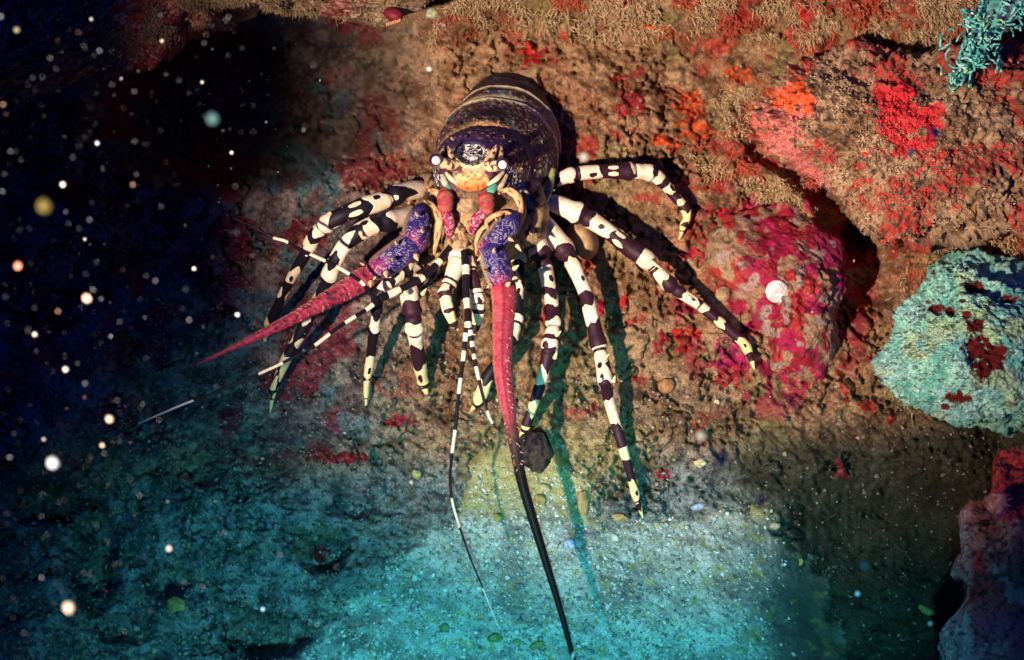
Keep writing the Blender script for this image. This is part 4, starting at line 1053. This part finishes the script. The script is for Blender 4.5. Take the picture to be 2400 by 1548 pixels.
# ---- antennules: a jointed stalk and two banded whips each
def banded(pts, cream, n=160):
    b = Build()
    V_, F_, T_, A_, L_ = tube(pts, n=n, m=10)
    sd = np.full(T_.shape, -9.0)
    for (a0, a1) in cream: sd = np.maximum(sd, np.minimum(T_ - a0, a1 - T_) * L_ / 3.0)
    b.add(V_, F_, NAVY * 0.8, None, np.clip(sd, -9, 9) - 0.0)
    return b
b = banded([(1060, 575, 0.050, 8), (1020, 625, 0.060, 9), (985, 655, 0.066, 9), (950, 672, 0.070, 8), (915, 690, 0.074, 10), (890, 700, 0.078, 9), (880, 706, 0.080, 5)], [(0.2, 0.26), (0.44, 0.5), (0.72, 0.86)])
al = b.build('antennule', lob)
banded([(885, 706, 0.080, 7), (866, 686, 0.086, 5.5), (848, 662, 0.092, 5), (815, 640, 0.098, 4.8), (780, 620, 0.104, 4.6), (745, 604, 0.110, 4.4), (700, 583, 0.118, 4.2), (668, 565, 0.124, 3.8), (640, 557, 0.128, 3.4), (590, 530, 0.134, 2.4), (545, 512, 0.14, 1)],
       [(0.125, 0.165), (0.235, 0.325), (0.40, 0.50), (0.64, 0.735)]).build('flagellum', al)
banded([(884, 706, 0.080, 7), (862, 724, 0.084, 5.5), (830, 744, 0.090, 5), (790, 770, 0.096, 4.8), (735, 812, 0.104, 4.5), (680, 842, 0.110, 4.2), (640, 862, 0.114, 3.6), (580, 888, 0.120, 3.4), (500, 922, 0.126, 3), (420, 952, 0.132, 2.4), (297, 1006, 0.14, 1.6), (220, 1045, 0.146, 0.8)],
       [(0.02, 0.05), (0.085, 0.125), (0.185, 0.24), (0.355, 0.44), (0.66, 0.84)], 220).build('flagellum', al)
b = banded([(1088, 590, 0.056, 9), (1092, 630, 0.062, 10), (1092, 680, 0.068, 9), (1096, 730, 0.074, 8), (1097, 765, 0.078, 9), (1097, 782, 0.079, 5)], [(0.18, 0.30), (0.58, 0.70), (0.86, 0.98)])
ar = b.build('antennule', lob)
banded([(1094, 770, 0.079, 7), (1090, 800, 0.081, 6), (1086, 840, 0.084, 5.4), (1080, 885, 0.088, 5), (1074, 935, 0.092, 4.8), (1068, 1000, 0.097, 4.4), (1060, 1060, 0.102, 3.8), (1055, 1120, 0.108, 3.4), (1060, 1175, 0.113, 3.2), (1077, 1235, 0.119, 2.8), (1105, 1315, 0.127, 2.4), (1132, 1380, 0.134, 1.9), (1168, 1470, 0.144, 0.9)],
       [(0.02, 0.045), (0.075, 0.11), (0.165, 0.215), (0.335, 0.41), (0.555, 0.655), (0.865, 1.01)], 260).build('flagellum', ar)
banded([(1101, 770, 0.079, 7), (1106, 800, 0.081, 6), (1110, 830, 0.083, 5), (1118, 870, 0.086, 4.8), (1126, 905, 0.088, 4.5), (1136, 945, 0.090, 4), (1150, 985, 0.092, 3.4), (1168, 1008, 0.094, 2.6), (1182, 1018, 0.095, 1)],
       [(0.03, 0.07), (0.12, 0.17), (0.23, 0.28), (0.34, 0.46), (0.74, 0.86)], 120).build('flagellum', ar)

# ------------------------------------------------------------------ loose things on the slope
def pebble(name, x, y, rx_, ry_, colr, label, cat, group=None, thick=None, rot=0.0, rough=0.16, seed=0, mat=None, h=None, sub=3, colr2=None, sink=0.3):
    bm = bmesh.new(); bmesh.ops.create_icosphere(bm, subdivisions=sub, radius=1.0)
    P = np.array([v.co[:] for v in bm.verts]); F = np.array([[v.index for v in f.verts] for f in bm.faces]); bm.free()
    kk = 1 + rough * 2 * (fbm(P[:, 0] * 1.6 + seed, P[:, 1] * 1.6, P[:, 2] * 1.6, 3, 900 + seed) - 0.5)
    P = P * kk[:, None]
    th = thick if thick else min(rx_, ry_) * 0.8
    c = math.cos(rot); s = math.sin(rot)
    X = x + P[:, 0] * rx_ * c - P[:, 1] * ry_ * s; Y = y + P[:, 0] * rx_ * s + P[:, 1] * ry_ * c
    g = (gnd(x, y) if h is None else h) + th * PX * (1 - 2 * sink) * 0.5
    Z = g + P[:, 2] * th * PX
    f1 = fbm(P[:, 0] * 3 + seed, P[:, 1] * 3, P[:, 2] * 3, 3, 910 + seed)
    c0 = np.array(colr)
    C = mix(c0 * 0.75, colr2 if colr2 is not None else c0 * 1.2, sstep(0.4, 0.6, f1))
    o = mesh_obj(name, W(X, Y, Z), F, mat or M_stone, {'Col': C})
    return tag(o, label, cat, group)

pebble('shell', 1366, 562, 36, 52, (0.42, 0.29, 0.16), 'smooth tan oval shell lying between two of the lobster\'s right legs', 'shell', thick=110, sink=0.32, rot=-0.35, rough=0.02, seed=1, mat=M_smooth, sub=4)
pebble('rock', 1256, 1068, 40, 60, (0.022, 0.014, 0.030), 'dark purple oval lump beside the black antenna whip', 'stone', thick=34, rot=-0.1, rough=0.24, seed=2, sub=5, colr2=(0.06, 0.045, 0.035), mat=M_rock, sink=0.45)  # near-black purple lump with an oval outline
pebble('shell', 1822, 684, 28, 27, (0.66, 0.62, 0.64), 'round whitish shell stuck on the magenta mound', 'shell', thick=14, rough=0.10, seed=3, h=host_h(mound_s, 1822, 684), sub=4)
STONES = [
 (1450, 1214, 20, 10, (0.44, 0.26, 0.10), 'small orange stone at the foot of the longest right leg'),
 (1365, 1190, 14, 40, (0.33, 0.22, 0.10), 'long tan stone lying at the upper edge of the sand'),
 (1334, 1276, 16, 14, (0.34, 0.40, 0.52), 'pale bluish pebble on the sand right of the antenna whip'),
 (1637, 1188, 18, 9, (0.36, 0.40, 0.55), 'flat pale violet pebble at the top right border of the sand'),
 (1275, 1146, 16, 12, (0.40, 0.31, 0.17), 'tan pebble just below the dark purple oval lump'),
 (1266, 1172, 14, 14, (0.32, 0.23, 0.08), 'ochre pebble touching the black antenna whip'),
 (1562, 905, 20, 18, (0.30, 0.14, 0.06), 'orange-brown knob on the rock below the long right leg'),
 (1168, 1212, 12, 9, (0.28, 0.27, 0.06), 'olive pebble between the banded whip and the black antenna'),
 (1876, 1318, 7, 10, (0.55, 0.38, 0.10), 'tiny ochre pebble in the dim gully'),
 (1816, 1234, 12, 9, (0.50, 0.42, 0.26), 'small cream pebble near the right end of the bright sand'),
 (1640, 1086, 16, 10, (0.58, 0.45, 0.24), 'cream pebble right of the third right leg\'s foot'),
 (975, 1112, 13, 12, (0.40, 0.34, 0.14), 'tan pebble left of the long banded whip'),
 (1680, 944, 8, 8, (0.62, 0.50, 0.38), 'whitish pebble below the purple-magenta crust'),
 (1695, 690, 18, 18, (0.30, 0.21, 0.13), 'brown rounded knob at the left foot of the mound'),
 (2174, 1433, 38, 9, (0.40, 0.32, 0.10), 'yellowish stick-like rubble at the left of the corner rock'),
 (1160, 1497, 17, 11, (0.17, 0.20, 0.07), 'green algae-coated pebble at the end of the banded whip'),
 (1258, 1514, 18, 9, (0.24, 0.24, 0.08), 'yellow-green pebble left of the antenna whip at the bottom edge'),
 (1213, 1506, 9, 8, (0.26, 0.27, 0.11), 'small olive pebble between the two green pebbles at the bottom'),
 (1042, 1472, 12, 10, (0.20, 0.24, 0.12), 'faint green pebble on the sand left of the banded whip'),
 (412, 1420, 22, 24, (0.26, 0.18, 0.06), 'yellow-green algae lump on the dim lower left ground'),
 (1012, 30, 14, 14, (0.34, 0.40, 0.26), 'pale green round growth under the top ledge'),
 (1034, 56, 12, 6, (0.42, 0.40, 0.34), 'pale sliver of shell under the top ledge'),
 (1870, 610, 10, 9, (0.30, 0.42, 0.5), ''),
]
for kk, (x, y, a, b_, colr, lab) in enumerate(STONES):
    if lab: pebble('pebble', x, y, a, b_, colr, lab, 'pebble', 'loose pebbles scattered over the slope', rot=0.4 * math.sin(kk * 1.9) if kk not in (1, 14) else (0.0 if kk == 1 else 0.42), seed=20 + kk, rough=0.34)
# red bivalve under the ledge
rb = pebble('clam', 922, 34, 24, 17, (0.13, 0.008, 0.018), 'small dark red clam with a toothed cream lip under the top ledge', 'clam', thick=20, rot=0.3, rough=0.12, seed=60, h=host_h(ledge_s, 922, 44) + 0.012, mat=M_smooth, sub=4)
bb = Build()
for k in range(7):
    x = 908 + k * 5; cone(bb, (x, 57 - k * 1.6, host_h(ledge_s, 922, 44) + 0.016), (x - 1, 62 - k * 1.8, host_h(ledge_s, 922, 44) + 0.020), 4.5, (0.75, 0.42, 0.20))
bb.build('lip', None).parent = rb
bpy.data.objects['lip'].matrix_parent_inverse = rb.matrix_basis.inverted()

# teal feathery soft coral, upper right: a stalk and its tentacles
sc_root = bpy.data.objects.new('soft_coral', None)
COL.objects.link(sc_root)
tag(sc_root, 'teal feathery soft coral hanging in the upper right corner', 'soft coral')
M_soft = material('soft_coral_skin', rough=0.6, spec=0.3, var=0.35, vscale=500, bump=0.3, bscale=900)
qs = random.Random(11)
spine_pts = [(2440, -60, 0.010, 40), (2380, 0, 0.010, 40), (2320, 40, 0.010, 36), (2295, 95, 0.008, 30), (2270, 140, 0.004, 26), (2250, 175, 0.0, 18), (2238, 195, -0.004, 8)]
V_, F_, T_, A_, L_ = tube(spine_pts, n=60, m=18, disp=lambda t, a, L: 1 + 0.3 * (noise(t * 16, a, 0, 950) - 0.5))
mesh_obj('stalk', V_.reshape(-1, 3), F_, M_soft, {'Col': mix((0.03, 0.03, 0.10), (0.14, 0.48, 0.44), sstep(0.35, 0.6, fbm(T_ * 26, A_ * 2.5, 0, 3, 951))).reshape(-1, 3)}, parent=sc_root)
Sx, tt, LL = spline(spine_pts, 200)
for k in range(290):
    i_ = int(k / 290 * 196); x, y, h, r = Sx[i_]
    spread = 34 if i_ < 150 else 20
    x += qs.gauss(0, spread); y += qs.gauss(0, spread * 0.8); h = max(h, float(ground(np.array([x]), np.array([y]))[0])) + qs.uniform(0.0, 0.012)
    a = 0.9 + 5.0 * (float(noise(np.array([x / 34]), np.array([y / 34]), 0, 955)[0]) - 0.5) + qs.gauss(0, 0.75)
    ln = qs.uniform(10, 28); dx = math.cos(a); dy = math.sin(a); cv = qs.uniform(-6, 6)
    P = [(x, y, h, 3.5), (x + dx * ln * 0.5 - dy * cv, y + dy * ln * 0.5 + dx * cv, h + 0.006, qs.uniform(1.6, 3.0)), (x + dx * ln, y + dy * ln, h + 0.008 + qs.uniform(-.005, .006), qs.uniform(1.4, 2.8)), (x + dx * ln * 1.15, y + dy * ln * 1.15, h + 0.006, 1.2)]
    V_, F_, T_, A_, L_ = tube(P, n=12, m=7)
    base = np.array((0.14, 0.55, 0.52)) if qs.random() < 0.8 else (np.array((0.36, 0.62, 0.34)) if qs.random() < 0.5 else np.array((0.50, 0.80, 0.80)))
    mesh_obj('tentacle', V_.reshape(-1, 3), F_, M_soft, {'Col': mix(base * 0.6, base * 1.2, T_).reshape(-1, 3)}, parent=sc_root)
# pink spiny polyp on the corner rock
pp = pebble('anemone', 2338, 1182, 26, 30, (0.46, 0.15, 0.15), 'pink round anemone with short magenta spines on top of the corner rock', 'anemone', thick=18, rough=0.32, seed=70, h=host_h(corner_s, 2345, 1215) + 0.01, sub=4, colr2=(0.56, 0.30, 0.22))
bb = Build(); qa = random.Random(3)
for k in range(40):
    a = qa.uniform(-3.1, 3.1); rr = qa.uniform(8, 26)
    x = 2338 + rr * math.cos(a); y = 1182 + rr * math.sin(a) * 1.1; hz = host_h(corner_s, 2345, 1215) + 0.012
    cone(bb, (x, y, hz), (x + 13 * math.cos(a), y + 13 * math.sin(a), hz + 0.004), 2.6, (0.42, 0.04, 0.26), m=5)
tn = bb.build('tentacle_ring', None); tn.parent = pp; tn.matrix_parent_inverse = pp.matrix_basis.inverted()

# ------------------------------------------------------------------ turf, gravel, marine snow (uncountable)
def blades(name, px, py, h, length, width, colr, droop, label, colv=0.4):
    n = len(px)
    base = W(px, py, h)
    d = TOCAM[None] * rng.uniform(0.35, 1.0, (n, 1)) + RIGHT[None] * rng.normal(0, 0.55, (n, 1)) + UPV[None] * (rng.normal(0, 0.5, (n, 1)) - droop)
    d /= np.linalg.norm(d, axis=1, keepdims=True)
    sd = np.cross(d, rng.normal(0, 1, (n, 3))); sd /= np.linalg.norm(sd, axis=1, keepdims=True)
    up2 = np.cross(sd, d)
    L = (length * rng.uniform(0.5, 1.3, n) * PX)[:, None]; wd_ = (width * rng.uniform(0.6, 1.3, n) * PX)[:, None]
    bend = np.array([0, 0, -1.0])[None] * L * 0.3 + rng.normal(0, 0.25, (n, 3)) * L
    m1 = base + d * L * 0.55; tp = base + d * L + bend
    root = base - d * L * 0.1
    V = np.stack([root + sd * wd_, root - sd * wd_ * 0.5 + up2 * wd_ * .8, root - sd * wd_ * .5 - up2 * wd_ * .8,
                  m1 + sd * wd_ * .8, m1 - sd * wd_ * .4 + up2 * wd_ * .6, m1 - sd * wd_ * .4 - up2 * wd_ * .6, tp], 1)
    T = np.array([[0, 1, 4], [0, 4, 3], [1, 2, 5], [1, 5, 4], [2, 0, 3], [2, 3, 5], [3, 4, 6], [4, 5, 6], [5, 3, 6]])
    F = (np.arange(n)[:, None, None] * 7 + T[None]).reshape(-1, 3)
    C = np.asarray(colr) * (1 + colv * rng.uniform(-1, 1, (n, 1)))
    C = np.repeat(C[:, None], 7, 1).reshape(-1, 3)
    o = mesh_obj(name, V.reshape(-1, 3), F, M_turf, {'Col': C})
    return tag(o, label, 'algae turf', kind='stuff')

def turf_on(surf, n, keepfn, **kw):
    px = surf[0][surf[3]].ravel(); py = surf[1][surf[3]].ravel(); h = surf[2][surf[3]].ravel()
    ok = np.where(keepfn(px, py) & (px > -80) & (px < 2480) & (py > -80) & (py < 1620))[0]
    k = rng.choice(ok, min(n, len(ok) * 3))
    return px[k] + rng.normal(0, 3, len(k)), py[k] + rng.normal(0, 3, len(k)), h[k]

x, y, h = turf_on(ledge_s, 5200, lambda a, b: noise(a / 40, b / 40, 0, 960) > 0.40)
blades('algae_turf', x, y, h, 13, 1.3, (0.24, 0.17, 0.10), 0.5, 'short brown algae turf fringing the upper left ledge')
x, y, h = turf_on(boulder_s, 4500, lambda a, b: noise(a / 34, b / 34, 0, 961) > 0.42)
cb = boulder_col(x, y, h, 0)
blades('algae_turf', x, y, h, 7, 2.0, cb * 1.25 + 0.03, 0.25, 'stubbly tan and red algae turf covering the boulder')
# on the slope: top shelf fringe and right side
n = 90000
x = rng.uniform(900, 2440, n); y = rng.uniform(-60, 980, n)
dens = np.maximum(sstep(110, 60, y - 18 * np.sin(x / 70)) * sstep(960, 1080, x), 0.9 * sstep(2060, 2240, x) * sstep(1000, 900, y))
dens = np.maximum(dens, sstep(1.0, 0.6, ell(x, y, 1730, 260, 70, 80)) * 0.9)
dens = np.maximum(dens, 0.8 * sstep(1.0, 0.5, ell(x, y, 1800, 430, 260, 60, 0.35)))
dens = np.maximum(dens, 0.7 * sstep(1.0, 0.5, ell(x, y, 2080, 70, 220, 90)))
keep = rng.uniform(0, 1, n) < dens * sstep(0.30, 0.55, noise(x / 30, y / 30, 0, 962))
x = x[keep]; y = y[keep]; h = ground(x, y)
red_ = noise(x / 50, y / 50, 0, 963)
cb = mix(np.array([0.36, 0.26, 0.15]), np.array([0.34, 0.07, 0.04]), sstep(0.60, 0.70, red_))
blades('algae_turf', x, y, h, 19, 1.9, cb * 1.15, 0.7, 'tan algae turf hanging from the top shelf and the right slope')

def bits(name, px, py, h, size, colr, label, mat, cat):
    n = len(px)
    bm = bmesh.new(); bmesh.ops.create_icosphere(bm, subdivisions=1, radius=1.0)
    P = np.array([v.co[:] for v in bm.verts]); T = np.array([[v.index for v in f.verts] for f in bm.faces]); bm.free()
    if True:
        P0 = np.array([[1, 0, 0], [-1, 0, 0], [0, 1, 0], [0, -1, 0], [0, 0, 1], [0, 0, -1.0]]); T0 = np.array([[0, 2, 4], [2, 1, 4], [1, 3, 4], [3, 0, 4], [2, 0, 5], [1, 2, 5], [3, 1, 5], [0, 3, 5]])
        P, T = P0, T0
    c = W(px, py, h)
    s = np.reshape(size, (-1, 1)) * PX * rng.uniform(0.6, 1.4, (n, 3))
    q = rng.normal(0, 1, (n, 3, 3)); q, _ = np.linalg.qr(q)
    V = c[:, None] + np.einsum('nij,nkj->nki', q, (P[None] * (1 + 0.3 * rng.uniform(-1, 1, (n, len(P), 1)))) * s[:, None])
    F = (np.arange(n)[:, None, None] * len(P) + T[None]).reshape(-1, 3)
    C = np.repeat(colr[:, None], len(P), 1).reshape(-1, 3)
    o = mesh_obj(name, V.reshape(-1, 3), F, mat, {'Col': C}, smooth=False)
    return tag(o, label, cat, kind='stuff')

n = 15000
x = rng.uniform(600, 1900, n); y = rng.uniform(1090, 1600, n)
sdn = sand_edge(x, y)
keep = (sdn > 2) & (rng.uniform(0, 1, n) < sstep(1900, 1640, x)); x = x[keep]; y = y[keep]; n = len(x)
pal = np.array([(0.62, 0.62, 0.58), (0.45, 0.45, 0.40), (0.18, 0.18, 0.16), (0.80, 0.80, 0.76), (0.40, 0.34, 0.14), (0.30, 0.34, 0.36)])
cc = pal[rng.choice(6, n, p=[.3, .29, .2, .03, .08, .1])]
bits('sand_grains', x, y, ground(x, y), rng.gamma(2.2, 0.85, n) + 0.8, cc, 'coarse pale grains and shell grit lying on the sand', M_stone, 'sand')
n = 9000
x = np.concatenate([rng.uniform(-40, 1100, n), rng.uniform(1100, 2440, n)]); y = np.concatenate([rng.uniform(500, 1600, n), rng.uniform(880, 1600, n)])
keep = (in_poly(x, y, SAND) < 10) & (rng.uniform(0, 1, 2 * n) > 0.75 * sstep(1550, 1750, x)); x = x[keep]; y = y[keep]; n = len(x)
pal = 0.75 * np.array([(0.40, 0.34, 0.28), (0.24, 0.20, 0.16), (0.10, 0.08, 0.09), (0.70, 0.66, 0.58), (0.34, 0.28, 0.10), (0.20, 0.03, 0.05)])
cc = pal[rng.choice(6, n, p=[.3, .315, .23, .006, .07, .079])]
bits('rubble_grit', x, y, ground(x, y), rng.gamma(2.2, 0.9, n) + 0.8, cc, 'coarse rubble and shell grit strewn over the dim ground', M_stone, 'rubble')

# marine snow lit by the strobe
def beam_depth(px, u=None):
    uu = (px - 1200) * PX
    t = rng.uniform(0.18, 0.62, np.shape(px))
    return np.clip(0.36 / np.maximum(t - uu, 0.2), 0.55, 0.93)
n = 620
xL = rng.beta(1.0, 1.7, n) * 1150; yL = rng.uniform(20, 1540, n)
xR = rng.uniform(1000, 2390, 130); yR = rng.uniform(20, 1540, 130)
x = np.concatenate([xL, xR]); y = np.concatenate([yL, yR])
d = beam_depth(x)
size = (rng.gamma(0.9, 0.75, len(x)) + 0.45) * d
cc = np.array([(0.85, 0.85, 0.85)]) * rng.uniform(0.15, 0.8, (len(x), 1)) * np.where(rng.uniform(0, 1, (len(x), 1)) < .15, (1, .7, .6), (0.75, 0.9, 1.1))
bits('marine_snow', x, y, 1 - d, size, cc, 'countless tiny pale specks of marine snow drifting in the water', M_part, 'marine snow')

SNOW = [  # px, py, radius px, depth m, colour, label
 (148, 433, 10, 0.66, (0.95, 0.95, 0.95), 'brightest white speck at the far left, above the olive flake'),
 (204, 699, 15, 0.55, (0.95, 0.60, 0.45), 'round peach-coloured speck at mid height on the far left'),
 (154, 866, 10, 0.60, (0.95, 0.90, 0.88), 'bright white speck below the peach one on the far left'),
 (82, 784, 9, 0.60, (0.9, 0.9, 0.95), 'white speck at far left, lower left of the peach one'),
 (125, 1085, 20, 0.40, (0.42, 0.50, 0.60), 'large soft white disc low on the far left'),
 (162, 1425, 20, 0.42, (0.45, 0.42, 0.36), 'large soft cream disc near the bottom left corner'),
 (43, 623, 14, 0.58, (0.60, 0.26, 0.20), 'dull red disc near the left edge'),
 (105, 482, 26, 0.45, (0.09, 0.08, 0.025), 'broad faint olive flake near the left edge'),
 (499, 278, 22, 0.50, (0.05, 0.12, 0.14), 'dim blue-green blob floating in the black hollow'),
 (214, 45, 7, 0.62, (0.9, 0.9, 0.85), 'white speck in front of the ledge near the top'),
 (40, 70, 11, 0.55, (0.45, 0.42, 0.25), 'greyish angular flake at the top left corner'),
 (380, 96, 7, 0.62, (0.75, 0.70, 0.60), 'pale speck at the right end of the red ledge'),
 (474, 193, 6, 0.66, (0.6, 0.65, 0.5), 'small greenish speck high in the black hollow'),
 (228, 336, 8, 0.60, (0.6, 0.75, 0.9), 'bluish white speck left of the black hollow'),
 (543, 358, 6, 0.68, (0.95, 0.95, 0.9), 'white speck low in the black hollow'),
 (455, 630, 7, 0.70, (0.9, 0.88, 0.85), 'white speck between the left edge and the outermost left leg'),
 (199, 561, 6, 0.66, (0.9, 0.9, 0.8), 'small white speck between the olive flake and the peach speck'),
 (557, 738, 8, 0.72, (0.7, 0.8, 0.9), 'bluish white speck above the pink antenna whip'),
 (257, 982, 13, 0.56, (0.60, 0.50, 0.40), 'soft beige disc left of the thin white whip end'),
 (240, 1044, 9, 0.58, (0.75, 0.60, 0.50), 'beige speck under the thin white whip end'),
 (103, 1030, 8, 0.55, (0.8, 0.75, 0.65), 'cream speck just above the large soft white disc'),
 (397, 1286, 11, 0.62, (0.55, 0.60, 0.60), 'soft grey speck over the dim lower left ground'),
 (616, 1428, 8, 0.70, (0.65, 0.80, 0.85), 'pale blue speck left of the sand near the bottom'),
 (1006, 162, 8, 0.90, (0.8, 0.78, 0.75), 'pale speck hanging left of the lobster\'s tail'),
 (2190, 310, 19, 0.76, (0.22, 0.42, 0.55), 'pale blue disc in front of the boulder'),
 (2135, 358, 15, 0.78, (0.26, 0.34, 0.42), 'fainter grey-blue blob below the pale blue disc'),
 (1644, 1022, 17, 0.80, (0.36, 0.55, 0.46), 'pale green disc below the purple-magenta crust'),
 (1693, 1076, 30, 0.62, (0.10, 0.24, 0.28), 'large faint blue disc above the right end of the sand'),
 (1786, 1175, 26, 0.62, (0.09, 0.22, 0.26), 'faint blue disc between the sand and the gully'),
 (2010, 1392, 9, 0.75, (0.7, 0.85, 0.9), 'bright bluish speck in the dark gully'),
 (2026, 1325, 14, 0.68, (0.10, 0.26, 0.26), 'dim teal blob in the dark gully above the bluish speck'),
 (2180, 1462, 8, 0.75, (0.75, 0.8, 0.7), 'white speck left of the corner rock near the bottom'),
 (1370, 368, 15, 0.80, (0.34, 0.40, 0.34), 'soft grey disc above the root of the topmost right leg'),
]
for k, (x, y, r, d, colr, lab) in enumerate(SNOW):
    d = min(max(9.75 / (10 + 0.55 * r), 0.34), 0.78)      # nearer specks are larger and softer
    r = r * 0.72
    pebble('floating_particle', x, y, r * 0.82, r * 0.82, colr, lab, 'marine snow', 'larger specks drifting before the reef', thick=r * 0.8 * d, seed=200 + k, mat=M_part, h=1 - d, rough=0.22, sub=3, sink=0.5)
